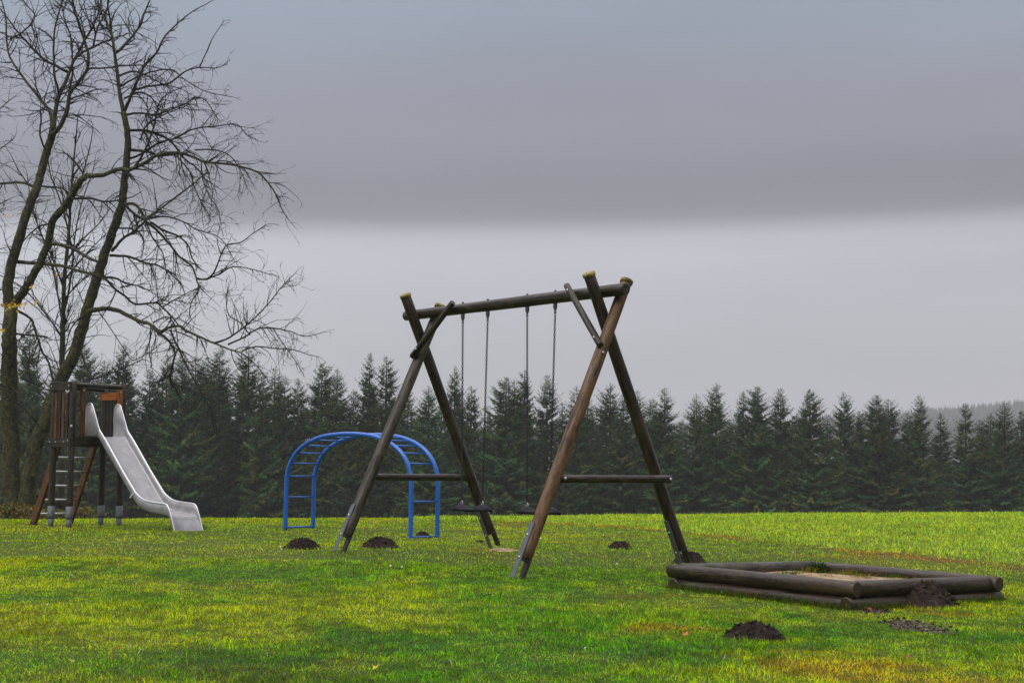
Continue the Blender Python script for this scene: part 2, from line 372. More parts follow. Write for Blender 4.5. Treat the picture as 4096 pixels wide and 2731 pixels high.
molehill(3022, 2562, 236, 76, 'black molehill nearest the camera, in front of the sandbox', 7)
molehill(1920, 2170, 34, 11, 'few dark soil clods beside the swing\'s back left foot', 8, 'soil_clods')

def patch(px, py, wpx, hpx, M, label, name, seed):
    c = gp(px, py); sc = c.y / F_PX; R = wpx * sc / 2; c2 = gp(px, py - hpx / 2); c1 = gp(px, py + hpx / 2); RY = abs(c2.y - c1.y) / 2
    na, nr = 64, 14; mb = MB(); V = []
    for i in range(nr + 1):
        for j in range(na):
            a = 2 * math.pi * j / na; q = i / nr * (1 + .22 * math.sin(3 * a + seed) * math.cos(2 * a) + .1 * math.sin(7 * a + seed) + .06 * math.sin(13 * a))
            xx, yy = c.x + math.cos(a) * q * R, c.y + math.sin(a) * q * RY
            V.append((xx, yy, gz(xx, yy) + .004 + .05 * max(0, float(fbm(np.array([xx * 7.]), np.array([yy * 7.]), 33, 3)[0]) - .42) * (1 - (i / nr) ** 3)))
    mb.add(V, [(i * na + j, i * na + (j + 1) % na, (i + 1) * na + (j + 1) % na, (i + 1) * na + j) for i in range(nr) for j in range(na)])
    rc = random.Random(seed)
    for k in range(150 if name == 'soil_patch' else 0):
        a = rc.uniform(0, 6.28); q = rc.random() ** .6 * 1.15; xx, yy = c.x + math.cos(a) * q * R, c.y + math.sin(a) * q * RY; s_3 = rc.uniform(.004, .016); zz = gz(xx, yy) + .012
        vs = [(xx + rc.uniform(-s_3, s_3), yy + rc.uniform(-s_3, s_3), zz + rc.uniform(-s_3 * .3, s_3 * 1.2)) for _ in range(6)]; mb.add(vs, [(0, 1, 2), (0, 2, 3), (0, 3, 4), (0, 4, 1), (5, 2, 1), (5, 3, 2), (5, 4, 3), (5, 1, 4)])
    ob = mb.build(name, M, None, origin=c); tag(ob, label, kind='stuff'); tag(ob, cat='bare soil'); soft.append((c.x, c.y, R * 1.02, RY * 1.02)); return ob
soft.clear()
patch(2005, 2199, 112, 15, M_SAND, 'pale bare sand patch in the grass by the swing', 'sand_patch', 1)
patch(3660, 2505, 240, 52, M_PATCH, 'grey sandy soil patch in front of the sandbox', 'soil_patch', 2)
patch(3480, 2442, 130, 24, M_PATCH, 'small bare sandy strip at the foot of the sandbox corner', 'soil_patch', 3)
for o in list(COL.objects):
    if o.name.startswith(('sand_patch', 'soil_patch')): pass

# ------------------------------------------------------------------ grass blades
def blades(n, ymin, ymax, dens_y, hfun, wfun, seed, col=None, region=None):
    r = np.random.default_rng(seed)
    y = r.uniform(ymin, ymax, n * 4); half = .36 * y + 1.2; wmax = .36 * ymax + 1.2
    p = dens_y(y) * half; p = p / p.max(); k = r.random(len(y)) < p; y = y[k]; half = half[k]
    if len(y) > n: y = y[:n]; half = half[:n]
    x = r.uniform(-1, 1, len(y)) * half
    return x, y
def make_blades(x, y, h, w, C, rs, lean=.6):
    n = len(x); z = GZ(x, y) - .004
    a = rs.uniform(0, 2 * np.pi, n); l = rs.uniform(.15, lean, n) * h; b = a + rs.uniform(-.9, .9, n) + np.pi / 2 * rs.choice([-1, 1], n)
    dx, dy = np.cos(b) * w / 2, np.sin(b) * w / 2
    tx, ty = np.cos(a) * l, np.sin(a) * l
    V = np.empty((n, 5, 3))
    V[:, 0] = np.c_[x - dx, y - dy, z]; V[:, 1] = np.c_[x + dx, y + dy, z]
    V[:, 2] = np.c_[x + dx * .8 + tx * .35, y + dy * .8 + ty * .35, z + h * .6]; V[:, 3] = np.c_[x - dx * .8 + tx * .35, y - dy * .8 + ty * .35, z + h * .6]
    V[:, 4] = np.c_[x + tx, y + ty, z + h * rs.uniform(.7, 1., n)]
    base = np.arange(n)[:, None] * 5
    F = np.concatenate([base + np.array([[0, 1, 2]]), base + np.array([[0, 2, 3]]), base + np.array([[3, 2, 4]])], 0)
    return V.reshape(-1, 3), F, np.repeat(C, 5, 0)
rs = np.random.default_rng(77)
parts = []
for (n, y0, y1, kind) in ((430000, 5.2, 15, 0), (330000, 15, 46, 1)):
    x, y = blades(n, y0, y1, lambda y: np.minimum(1, (9 / y) ** 1.1), None, None, 100 + n % 7)
    k = keep(x, y, rs.uniform(-.35, .35, len(x))); x, y = x[k], y[k]
    m = meadow(x, y); far = np.clip(y / 11, 1, 4)
    h = (.012 + .018 * fbm(x * .9, y * .9, 5, 3)) * rs.uniform(.45, 1.3, len(x)) * (1 + .9 * sm(0, .5, m)) * (1 + .25 * (far - 1))
    rare = rs.random(len(x)) < .03; h = np.where(rare, h * 1.7, h)
    h *= np.where(fbm(x * 2.2, y * 2.2, 15, 3) > .62, 1.35, 1.)
    w = .0032 * far * rs.uniform(.7, 1.3, len(x))
    C = lawn_color(x, y, rs.normal(0, .045, len(x)))
    cl = .3 + 1.15 * fbm(x * 13, y * 8, 91, 2) + .3 * vnoise(x * 3.5, y * 2.2, 95); cl = np.clip(cl, .2, 1.7) ** 1.5; C = C * 1.14 * (cl[:, None]) * rs.choice([.3, .7, 1., 1.4, 2.0], (len(x), 1), p=[.2, .24, .26, .2, .1]) * np.clip(rs.normal(1, .10, (len(x), 3)), .7, 1.4)
    q = rs.random(len(x)); C = np.where((q < .05)[:, None], np.array([.42, .36, .10]) * rs.uniform(.5, 1.1, (len(x), 1)), C)
    C = np.where(((q > .05) & (q < .075))[:, None], np.array([.30, .42, .20]) * rs.uniform(.7, 1.2, (len(x), 1)), C)
    parts.append(make_blades(x, y, h, w, C, rs, 1.5))
off = 0; VV = []; FF = []; CC = []
for V, F, C in parts: VV.append(V); FF.append(F + off); CC.append(C); off += len(V)
gr = bpy.data.objects.new('grass', fastmesh('grass', np.concatenate(VV), np.concatenate(FF), np.clip(np.concatenate(CC), 0, 1), M_GRASS)); COL.objects.link(gr)
tag(gr, 'short green and yellow lawn grass covering the playground', 'grass', kind='stuff')

def tuft(name, P, n, h, R, cols, label, cat, group=None, w=.005, lean=1.1, seed=1):
    r = np.random.default_rng(seed); x = P.x + r.normal(0, R, n); y = P.y + r.normal(0, R * .8, n)
    C = np.array(cols)[r.integers(0, len(cols), n)] * r.uniform(.6, 1.3, (n, 1))
    V, F, C = make_blades(x, y, h * r.uniform(.4, 1, n), np.full(n, w), C, r, lean)
    V[:, 2] += P.z - np.repeat(GZ(x, y), 5) ; V = V - np.array(P)
    o = bpy.data.objects.new(name, fastmesh(name, V, F, C, M_GRASS)); COL.objects.link(o); o.location = P
    return tag(o, label, cat, group)

# ------------------------------------------------------------------ swing frame
G3 = lambda x, y, z=0: Vector((x, y, z))
sw = empty('swing_set', W(-D_ / 2, 0, 0), 'tall wooden A-frame double swing frame of brown round logs', 'swing frame')
e = .058; rl = .0575
def legpt(s, sg, z): return W(s, sg * (-A_ + (A_ + B_) * z / HB), z)
legs = [  # s, sign, z foot, z top, material, label
    (e, 1, -.09, HB + .09, M_LOGW, 'warm brown front leg of the nearer pair'), (-e, -1, -.05, HB + .135, M_LOG, None),
    (-D_ + e, 1, .0, HB + .075, M_LOGG, None), (-D_ - e, -1, .0, HB + .175, M_LOG, None)]
for s, sg, zf, zt, M, lb in legs:
    lo, hi = legpt(s, sg, zf + .13), legpt(s, sg, zt); ax = (hi - lo).normalized()
    lg = log('leg', lo, hi, rl + .002, rl - .003, M, sw, label=lb)
    mb = MB(); mb.tube([hi - ax * .012, hi + ax * .022], rl + .003, 24); cp = mb.build('leg_cap', M_CAP, sw)
    cp['label'] = 'yellow-green mossy cap' ; 
    mb = MB(); side = (TD - ax * TD.dot(ax)).normalized(); nn = ax.cross(side)
    for q in (-1,):
        c0 = legpt(s, sg, zf - .05) + side * q * (rl + .005); L = .52
        mb.box(c0 + ax * L / 2, side, nn, ax, .004, .031, L / 2)
    mb.box(legpt(s, sg, zf + .12), side, nn, ax, rl, .033, .004)
    br = mb.build('foot_bracket', M_STEEL, sw, smooth=False, bevel=.002)
    mb = MB(); mb.box(legpt(s, sg, zf + .08) + side * rl * .7, side, nn, ax, .012, .03, .12); mb.build('ground_anchor', M_LOGD, sw, smooth=False)
    mb = MB()
    for q in (-1, 1):
        for dd in (.19, .40): mb = MB(); mb.dome(legpt(s, sg, zf - .05) + side * q * (rl + .009) + ax * dd, side * q, .011, .009); mb.build('bolt', M_BOLT, sw)
log('top_beam', W(-D_ - .34, 0, HB), W(.235, 0, HB), .054, .057, M_LOG, sw, 28)
log('crossbar', W(e + .02, -.63, .73), W(e + .02, .72, .735), .036, .037, M_LOG, sw)
log('crossbar', W(-D_ - e, -.69, .72), W(-D_ - e, .63, .72), .037, .036, M_LOG, sw)
def on_t(px, py, t): return vplane(px, py, W(0, t, 0), SD)
br_top, br_bot = on_t(2266, 1140, -.088), on_t(2402, 1382, -.185)
log('brace', br_top, br_bot, .031, .032, M_LOGG, sw)
br2t, br2b = on_t(1812, 1209, -.088), on_t(1648, 1428, -.185)
log('brace', br2t, br2b, .032, .034, M_LOG, sw)
def bolt(root, *a, m=None): b_ = MB(); b_.dome(*a); b_.build('bolt', m or M_BOLT, root)
for p in (br_top.lerp(br_bot, .09), br_top.lerp(br_bot, .87), br2t.lerp(br2b, .85)): bolt(sw, p - TD * .031 + SD * .004, -TD + SD * .3, .011, .008)
for p in ((e + .02 + .036, -.60, .735), (e + .02 + .036, .69, .735)): bolt(sw, W(*p), SD, .015, .008)
for s, z in ((.02, 1.87), (-D_ + .02, 2.27)): bolt(sw, W(s + e + .04, -A_ + (A_ + B_) * z / HB - .02, z), SD, .012, .008)
hooks = (-2.229, -1.811, -1.181, -.758)
for s in hooks: bolt(sw, W(s, 0, HB + .054), (0, 0, 1), .012, .02, m=M_CHAIN)

def torus_link(c, ax, side, L, wd, r):
    mb_v = []; n, k = 10, 5; ax = Vector(ax); side = Vector(side); nrm = ax.cross(side); fs = []
    for i in range(n):
        a = 2 * math.pi * i / n; ca, sa = math.cos(a), math.sin(a)
        cen = Vector(c) + ax * (L / 2 * ca + (L / 2 - wd / 2) * .0) + side * (wd / 2 * (abs(sa) ** .6) * (1 if sa >= 0 else -1)); rad = (ax * ca + side * sa).normalized()
        for j in range(k):
            b = 2 * math.pi * j / k; mb_v.append(tuple(cen + rad * (r * math.cos(b)) + nrm * (r * math.sin(b))))
    for i in range(n):
        for j in range(k): fs.append((i * k + j, i * k + (j + 1) % k, ((i + 1) % n) * k + (j + 1) % k, ((i + 1) % n) * k + j))
    return mb_v, fs
def swing(s0, s1, b0, b1, sc, label):
    zt = HB - .055; zs = .40; cs = (b0 + b1) / 2
    root = empty('swing', W(cs, -.0, zs), label, 'swing', 'rubber swing seats hanging on chains')
    for sh, sb in ((s0, b0), (s1, b1)):
        T = W(sh, 0, zt); B = W(sb, 0, zs + .075)
        mb = MB(); mb.box(T - G3(0, 0, .022), SD, TD, (0, 0, 1), .017, .012, .024); mb.dome(T - G3(0, 0, .045), (0, 0, -1), .018, .026); mb.tube([T - G3(0, 0, .07), T - G3(0, 0, .10)], .011, 8)
        mb.build('hanger', M_STEEL, root)
        ch0 = T - G3(0, 0, .098); ax = (B - ch0).normalized(); L = (B - ch0).length; n = int(L / .0235); mb = MB()
        for k in range(n):
            ang = (k % 2) * math.pi / 2 + .55; sd_ = (SD * math.cos(ang) + TD * math.sin(ang)); sd_ = (sd_ - ax * sd_.dot(ax)).normalized()
            v, f = torus_link(ch0 + ax * ((k + .5) * L / n), ax, sd_, .031, .017, .0036); mb.add(v, f)
        mb.build('chain', M_CHAIN, root)
        mb = MB(); v, f = torus_link(B - G3(0, 0, .008), (0, 0, 1), SD, .05, .026, .005); mb.add(v, f); mb.dome(B - G3(0, 0, .036), (0, 0, 1), .012, .012)
        mb.build('shackle', M_BOLT, root)
    # seat: thin plank that thickens into two rounded shoulders
    ns, ntt = 30, 8; V = []; hw = .262
    for top in (1, 0):
        for i in range(ns + 1):
            u = -1 + 2 * i / ns; s = u * hw
            for j in range(ntt + 1):
                v = -1 + 2 * j / ntt; wd = .085 * (1 - .25 * max(0, abs(u) - .85) / .15)
                d = math.hypot((abs(s) - .172) / .085, v)
                hh = .017 + .042 * max(0, 1 - d * d) ** .9
                zz = (hh if top else -.016 + .004 * abs(u))
                if abs(u) == 1 or abs(v) == 1: zz *= .8
                V.append(tuple(W(cs + s, v * wd, zs + zz)))
    K = (ns + 1) * (ntt + 1); F = []
    for i in range(ns):
        for j in range(ntt):
            a = i * (ntt + 1) + j; b = a + ntt + 1; F.append((a, b, b + 1, a + 1)); F.append((K + a, K + a + 1, K + b + 1, K + b))
    ring = [i * (ntt + 1) for i in range(ns + 1)] + [ns * (ntt + 1) + j for j in range(1, ntt + 1)] + [i * (ntt + 1) + ntt for i in range(ns - 1, -1, -1)] + [j for j in range(ntt - 1, 0, -1)]
    for a, b in zip(ring, ring[1:] + ring[:1]): F.append((a, K + a, K + b, b))
    mb = MB(); mb.add(V, F); mb.build('seat', M_DRUB, root)
swing(hooks[0], hooks[1], -2.205, -1.863, 1, 'left black rubber swing seat hanging in front of the far leg')
swing(hooks[2], hooks[3], -1.155, -.815, 1, 'right black rubber swing seat partly behind the warm brown leg')

# ------------------------------------------------------------------ blue climbing arch
ar = empty('climbing_arch', AO, 'bright blue painted metal arched ladder climber beyond the swing', 'climbing frame')
prof = [(0, -.03), (0, .35), (.004, .70), (.03, .82), (.084, .945), (.165, 1.05), (.262, 1.13), (.35, 1.18), (.44, 1.222), (.654, 1.285), (.885, 1.315), (1.135, 1.325)]
prof = prof + [(ASPAN - l, z) for l, z in prof[-2::-1]]
def dropf(l): return -.115 * max(0, min(1, l / ASPAN))
def arc(l, z): return (l, z + (dropf(l) if z < .5 else 0) * (1 - max(0, z) / .5 if z > 0 else 1))
# smooth the polyline (Catmull-Rom)
def smooth(P, k=5):
    out = []
    for i in range(len(P) - 1):
        p0, p1, p2, p3 = [np.array(P[max(0, min(len(P) - 1, i + d))]) for d in (-1, 0, 1, 2)]
        for j in range(k):
            t = j / k; out.append(tuple(.5 * ((2 * p1) + (-p0 + p2) * t + (2 * p0 - 5 * p1 + 4 * p2 - p3) * t * t + (-p0 + 3 * p1 - 3 * p2 + p3) * t ** 3)))
    out.append(tuple(P[-1])); return out
sp_ = smooth([arc(*q) for q in prof], 5)
for w in (0, AWID):
    mb = MB(); mb.tube([AO + ASP * l + AW * w + G3(0, 0, z) for l, z in sp_], .031, 14); mb.build('side_rail', M_BLUE, ar)
for l, z in [(0, .015), (0, .44), (.005, .735), (.088, .915), (.209, 1.06), (.352, 1.165), (.523, 1.24), (.70, 1.285), (.89, 1.312), (1.08, 1.32), (1.27, 1.32), (1.45, 1.305), (1.60, 1.28), (1.76, 1.235), (1.90, 1.165), (2.045, 1.065), (2.16, .925), (2.245, .735), (2.262, .42), (2.27, -.05)]:
    mb = MB(); mb.tube([AO + ASP * l + AW * .02 + G3(0, 0, z), AO + ASP * l + AW * (AWID - .02) + G3(0, 0, z)], .0135, 10); mb.build('rung', M_BLUE, ar)

# ------------------------------------------------------------------ slide tower
ps = empty('slide_tower', PO, 'wooden slide tower with ladder and stainless steel slide under the bare tree', 'slide')
PT = lambda l, b, z: PO + PD1 * l + PD2 * b + G3(0, 0, z)     # l: towards the slide, b: across, z: up
Z3 = Vector((0, 0, 1))
for l, b in ((0, 0), (PA, 0), (PA, PB), (0, PB)):
    log('post', PT(l, b, .27), PT(l, b, 2.05 if b < .5 or l > .1 else 2.0), .046, .045, M_LOGD, ps, 18)
    mb = MB(); mb.tube([PT(l, b, -.04), PT(l, b, .13)], [.034, .043], 18); mb.tube([PT(l, b, .13), PT(l, b, .145), PT(l, b, .30)], [.05, .052, .051], 18); mb.dome(PT(l, b, .26) - PD1 * .03 - PD2 * .04 + PD1 * .05, -PD2 + PD1, .009, .01)
    mb.build('post_foot', M_STEEL, ps)
def board(name, c, ax, ay, az, hx, hy, hz, M, label=None):
    mb = MB(); c = Vector(c); h = (hx, hy, hz); axes = [Vector(ax), Vector(ay), Vector(az)]
    k = max(range(3), key=lambda i: h[i]); order = [(k + 1) % 3, (k + 2) % 3, k]
    mb.box((0, 0, 0), (1, 0, 0), (0, 1, 0), (0, 0, 1), h[order[0]], h[order[1]], h[order[2]])
    ob = mb.build(name, M, None, smooth=False, bevel=.005); R = Matrix((axes[order[0]], axes[order[1]], axes[order[2]])).transposed()
    if R.determinant() < 0: R = Matrix((-axes[order[0]], axes[order[1]], axes[order[2]])).transposed()
    ob.rotation_mode = 'QUATERNION'; ob.rotation_quaternion = R.to_quaternion(); ob.parent = ps; ob.location = c - ps.location
    if label: ob['label'] = label
    return ob
log('top_rail', PT(PA, .04, 2.005), PT(PA, PB - .02, 2.005), .036, .036, M_LOG, ps, 16)
log('top_rail', PT(0, .04, 1.98), PT(0, PB - .02, 1.98), .034, .034, M_LOGD, ps, 16)
board('top_board', PT(PA / 2 - .01, -.056, 1.985), PD1, PD2, Z3, .235, .014, .06, M_LOG)
board('top_board', PT(PA / 2 - .02, PB - .06, 1.875), PD1, PD2, Z3, .215, .014, .055, M_ORG, 'bright orange top board')
board('guard_post', PT(PA + .02, .155, 1.585), PD1, PD2, Z3, .014, .042, .385, M_RUST)
board('guard_post', PT(PA + .02, .80, 1.585), PD1, PD2, Z3, .014, .042, .385, M_ORG, 'orange vertical board right of the slide')
for b in (0.0, PB):
    for k in range(4 if b == 0 else 5):
        l = .075 + k * .085 if b == 0 else .05 + k * .078
        board('slat', PT(l, b - (.03 if b == 0 else .03), 1.55), PD1, PD2, Z3, .026, .011, .345 if b == 0 else .33, M_LOGD if (k % 2 or b) else M_RUST)
    board('side_board', PT(PA / 2, b + (-.045 if b == 0 else .045), 1.19), PD1, PD2, Z3, .245, .014, .062, M_LOGD)
board('deck', PT(PA / 2 + .02, PB / 2, 1.262), PD1, PD2, Z3, PA / 2 + .03, PB / 2 - .055, .014, M_LOGD)
board('front_board', PT(PA + .055, PB / 2, 1.20), PD1, PD2, Z3, .016, PB / 2 - .01, .06, M_LOGD)
board('front_board', PT(-.055, PB / 2, 1.20), PD1, PD2, Z3, .016, PB / 2 - .01, .06, M_LOGD)
# ladder
def lad(b, t): top = PT(-.04, b, 1.21); bot = PT(-.60, b, -.02); return bot.lerp(top, t)
for b in (.13, .76):
    ax = (lad(b, 1) - lad(b, 0)).normalized(); board('ladder_stringer', lad(b, .515), PD2, ax.cross(PD2), ax, .021, .055, (lad(b, 1) - lad(b, 0)).length * .485, M_RUST)
    mb = MB(); mb.box(lad(b, 0) + ax * .03 , PD2, ax.cross(PD2), ax, .027, .05, .05); mb.build('ladder_foot', M_LOGD, ps, smooth=False)
for k in range(6):
    t = .155 + k * .165; mb = MB(); mb.tube([lad(.14, t), lad(.75, t)], .0145, 10); mb.build('ladder_rung', M_RIM, ps)
for p in ((PA / 2 - .2, -.07, 1.99), (PA / 2 + .19, -.07, 1.99), (-.01, -.06, 1.20), (.12, -.06, 1.20), (.3, -.06, 1.20), (PA, -.07, 1.22)): bolt(ps, PT(*p), -PD2, .011, .006)
for p in ((PA + .036, .155, 1.93), (PA + .036, .80, 1.93), (PA + .036, .155, 1.24)): bolt(ps, PT(*p), PD1, .011, .006)
bolt(ps, PT(PA + .03, -.036, 1.42), PD1 * .6 - PD2 * .8, .017, .008)
# chute
pair = [((.06, 1.28), (.058, 1.66)), ((.09, 1.28), (.075, 1.715)), ((.12, 1.28), (.12, 1.748)), ((.16, 1.28), (.165, 1.74)), ((.19, 1.28), (.195, 1.715)), ((.26, 1.28), (.262, 1.585)), ((.31, 1.27), (.355, 1.39)), ((.35, 1.235), (.40, 1.335)), ((.45, 1.125), (.51, 1.225)), ((.60, .97), (.67, 1.05)), ((.80, .76), (.87, .83)), ((.95, .60), (1.02, .675)), ((1.068, .475), (1.13, .565)), ((1.13, .41), (1.185, .51)), ((1.199, .352), (1.25, .468)), ((1.27, .305), (1.32, .432)), ((1.352, .275), (1.39, .408)), ((1.45, .252), (1.47, .394)), ((1.6, .232), (1.62, .38)), ((1.78, .212), (1.775, .37)), ((1.835, .205), (1.82, .36)), ((1.86, .19), (1.85, .34)), ((1.89, .14), (1.885, .29)), ((1.93, .08), (1.935, .18)), ((1.985, -.03), (2.02, -.03))]
fl = smooth([p[0] for p in pair], 3); rm = smooth([p[1] for p in pair], 3); cb = PB / 2; CH = lambda l, b, z: PT(PA + l, cb + b, z)
V = []; nsec = 0
for (fl_l, fl_z), (rl_, rz) in zip(fl, rm):
    sec = [CH(rl_, -.245, rz), CH(fl_l * .5 + rl_ * .5, -.243, (fl_z + rz) / 2), CH(fl_l + .006, -.238, fl_z + .018), CH(fl_l, -.222, fl_z), CH(fl_l, 0, fl_z - .003), CH(fl_l, .222, fl_z), CH(fl_l + .006, .238, fl_z + .018), CH(fl_l * .5 + rl_ * .5, .243, (fl_z + rz) / 2), CH(rl_, .245, rz)]
    nsec = len(sec); V += [tuple(q) for q in sec]
mb = MB(); mb.add(V, [(i * nsec + j, i * nsec + j + 1, (i + 1) * nsec + j + 1, (i + 1) * nsec + j) for i in range(len(fl) - 1) for j in range(nsec - 1)])
ch = mb.build('slide_chute', M_CHUTE, ps); md = ch.modifiers.new('thick', 'SOLIDIFY'); md.thickness = .006; md.offset = 0
for sgn in (-1, 1):
    mb = MB(); pts = [CH(.058, sgn * .247, 1.29), CH(.056, sgn * .247, 1.5)] + [CH(l, sgn * .247, z) for l, z in rm]; mb.tube(pts, .009, 8); mb.build('chute_rim', M_RIM, ps)
# stiffening bracket under the bend
for sgn in (-1, 1): mb = MB(); mb.box(CH(1.1, sgn * .25, .47), (PD1 * .72 - Z3 * .69), PD2, (PD1 * .69 + Z3 * .72), .014, .004, .045); mb.build('chute_bracket', M_RIM, ps, smooth=False)

# ------------------------------------------------------------------ sandbox
sbx = empty('sandbox', (SBL + SBR) / 2 - G3(0, 0, .24), 'low square sandbox of stacked brown round logs', 'sandbox')
r = .0635
def ext(a, b, k0, k1): d = (b - a).normalized(); return a - d * k0 - G3(0, 0, r), b + d * k1 - G3(0, 0, r)
low = G3(0, 0, 2 * r - .004)
for a, b, k0, k1, dz, M, fl_ in ((SBL, SBF, .075, .06, 0, M_LOGB, True), (SBB, SBR, .05, .085, 0, M_LOGB, True), (SBF, SBR, -.055, -.055, 0, M_LOGB, False), (SBL, SBB, -.055, -.055, 0, M_LOGG, False),
                            (SBF, SBR, .07, .10, 1, M_LOGB, False), (SBL, SBB, .055, .05, 1, M_LOGB, False), (SBL, SBF, -.055, -.055, 1, M_LOGB, False), (SBB, SBR, -.055, -.055, 1, M_LOGB, False)):
    p0, p1 = ext(a, b, k0, k1); rr = r * random.uniform(.97, 1.03)
    log('border_log', p0 - low * dz, p1 - low * dz, rr, rr * .97, M, sbx, 26, flat=fl_)
for t in (.18, .62, .665): mb = MB(); p = SBL.lerp(SBF, t) - G3(0, 0, r * 1.0); nrm = Vector((-.7, -.6, 0)).normalized(); mb.dome(p + nrm * .056, nrm, .009, .003); mb.build('bolt_hole', M_DRUB, sbx)
n = 26; V = []; u = SBF - SBL; v = SBB - SBL
for i in range(n + 1):
    for j in range(n + 1):
        a, b = .03 + .94 * i / n, .03 + .94 * j / n; p = SBL + u * a + v * b
        pz = p.z - .092 + .05 * (float(fbm(np.array([p.x * 2.5]), np.array([p.y * 2.5]), 9, 4)[0]) - .4) + .02 * math.sin(a * 3.1) * math.sin(b * 3.1)
        V.append((p.x, p.y, pz))
mb = MB(); mb.add(V, [(i * (n + 1) + j, (i + 1) * (n + 1) + j, (i + 1) * (n + 1) + j + 1, i * (n + 1) + j + 1) for i in range(n) for j in range(n)])
sd = mb.build('sand', M_SAND, None); tag(sd, 'pale sand filling the log sandbox', 'sand', kind='stuff')
GC = [(.02, .09, .006), (.05, .14, .008), (.12, .16, .01), (.16, .12, .02)]
DG = [(.008, .045, .006), (.015, .07, .008), (.03, .09, .01)]
YC = [(.24, .16, .02), (.30, .22, .03), (.12, .16, .01)]
q = SBL + u * .06 + v * .93; q.z -= .10; tuft('grass_tuft', q, 200, .15, .05, DG, 'dark green spiky grass tuft in the back corner of the sandbox', 'grass tuft', None, .007, .9, 3)
sg = []
r3 = random.Random(5)
for k in range(30):
    a, b = r3.choice([(r3.uniform(.04, .16), r3.uniform(.1, .95)), (r3.uniform(.1, .95), r3.uniform(.82, .96)), (r3.uniform(.04, .95), r3.uniform(.05, .95))])
    sg.append((a, b, r3.choice([.04, .06, .09]), r3.choice([0, 0, 1, 2])))
rr_ = np.random.default_rng(9); VV = []; FF = []; CC = []; off = 0
for a, b, h, ci in sg:
    p = SBL + u * a + v * b; n = 110; x = p.x + rr_.normal(0, .055, n); y = p.y + rr_.normal(0, .045, n)
    C = np.array([GC, YC, DG][ci])[rr_.integers(0, 3, n)] * rr_.uniform(.6, 1.3, (n, 1)); V, F, C = make_blades(x, y, h * rr_.uniform(.4, 1, n), np.full(n, .005), C, rr_, 1.2)
    V[:, 2] += (p.z - .10) - np.repeat(GZ(x, y), 5); VV.append(V); FF.append(F + off); CC.append(C); off += len(V)
o = bpy.data.objects.new('sand_weeds', fastmesh('sand_weeds', np.concatenate(VV), np.concatenate(FF), np.concatenate(CC), M_GRASS)); COL.objects.link(o); tag(o, 'sparse green and yellow weeds growing in the sand', 'weeds', kind='stuff')
q = gp(3352, 2425); tuft('grass_tuft', q, 110, .15, .05, GC + YC, 'loose long grass tuft at the near corner of the sandbox', 'grass tuft', None, .004, .9, 4)
q = gp(3420, 2420); tuft('grass_tuft', q, 170, .08, .05, GC, 'low green tuft right of the near sandbox corner', 'grass tuft', None, .005, 1.1, 5)
q = gp(795, 2116); tuft('grass_tuft', q, 160, .12, .05, GC + DG, 'small dark grass tuft at the foot of the slide chute', 'grass tuft', None, .006, .7, 6)
# long stray grass along the border logs
x = []; y = []
for a, b, n in ((SBL, SBF, 900), (SBF, SBR, 900)):
    t = rr_.uniform(-.02, 1.03, n); d = (b - a); nn_ = np.array([d.y, -d.x]) / math.hypot(d.x, d.y); off_ = rr_.uniform(.06, .15, n)
    sgn = 1 if (SBL - SBR).xy.dot(Vector(nn_)) > 0 else 1
    x += list(a.x + d.x * t + nn_[0] * off_ * sgn); y += list(a.y + d.y * t + nn_[1] * off_ * sgn)
x, y = np.array(x), np.array(y); n = len(x); C = np.array(GC)[rr_.integers(0, 4, n)] * rr_.uniform(.6, 1.3, (n, 1))
V, F, C = make_blades(x, y, rr_.uniform(.03, .085, n), np.full(n, .004), C, rr_, .8)
o = bpy.data.objects.new('border_grass', fastmesh('border_grass', V, F, C, M_GRASS)); COL.objects.link(o); tag(o, 'longer uncut grass along the sandbox logs', 'grass', kind='stuff')

# ------------------------------------------------------------------ fallen leaves, daisies
def leaf_mesh(mb, c, R, col, r, up=None):
    """a maple-like lobed leaf, slightly curled"""
    nrm = up or Vector((r.uniform(-.6, .6), r.uniform(-.9, .1), 1)).normalized(); U = nrm.orthogonal().normalized(); U.rotate(Quaternion(nrm, r.uniform(0, 6.28))); Vv = nrm.cross(U)
    lob = [(1, 0), (.45, .32), (.85, .8), (.4, 1.15), (.75, 1.75), (.3, 2.4), (.12, 3.14), (.3, 3.88), (.75, 4.53), (.4, 5.13), (.85, 5.48), (.45, 5.96)]
    vs = [tuple(c)] + [tuple(c + (U * math.cos(a) + Vv * math.sin(a)) * (q * R) + nrm * (R * .35 * q * q * r.uniform(.3, 1))) for q, a in lob]
    mb.add(vs, [(0, i + 1, (i + 1) % 12 + 1) for i in range(12)], col)
rl_ = random.Random(3)
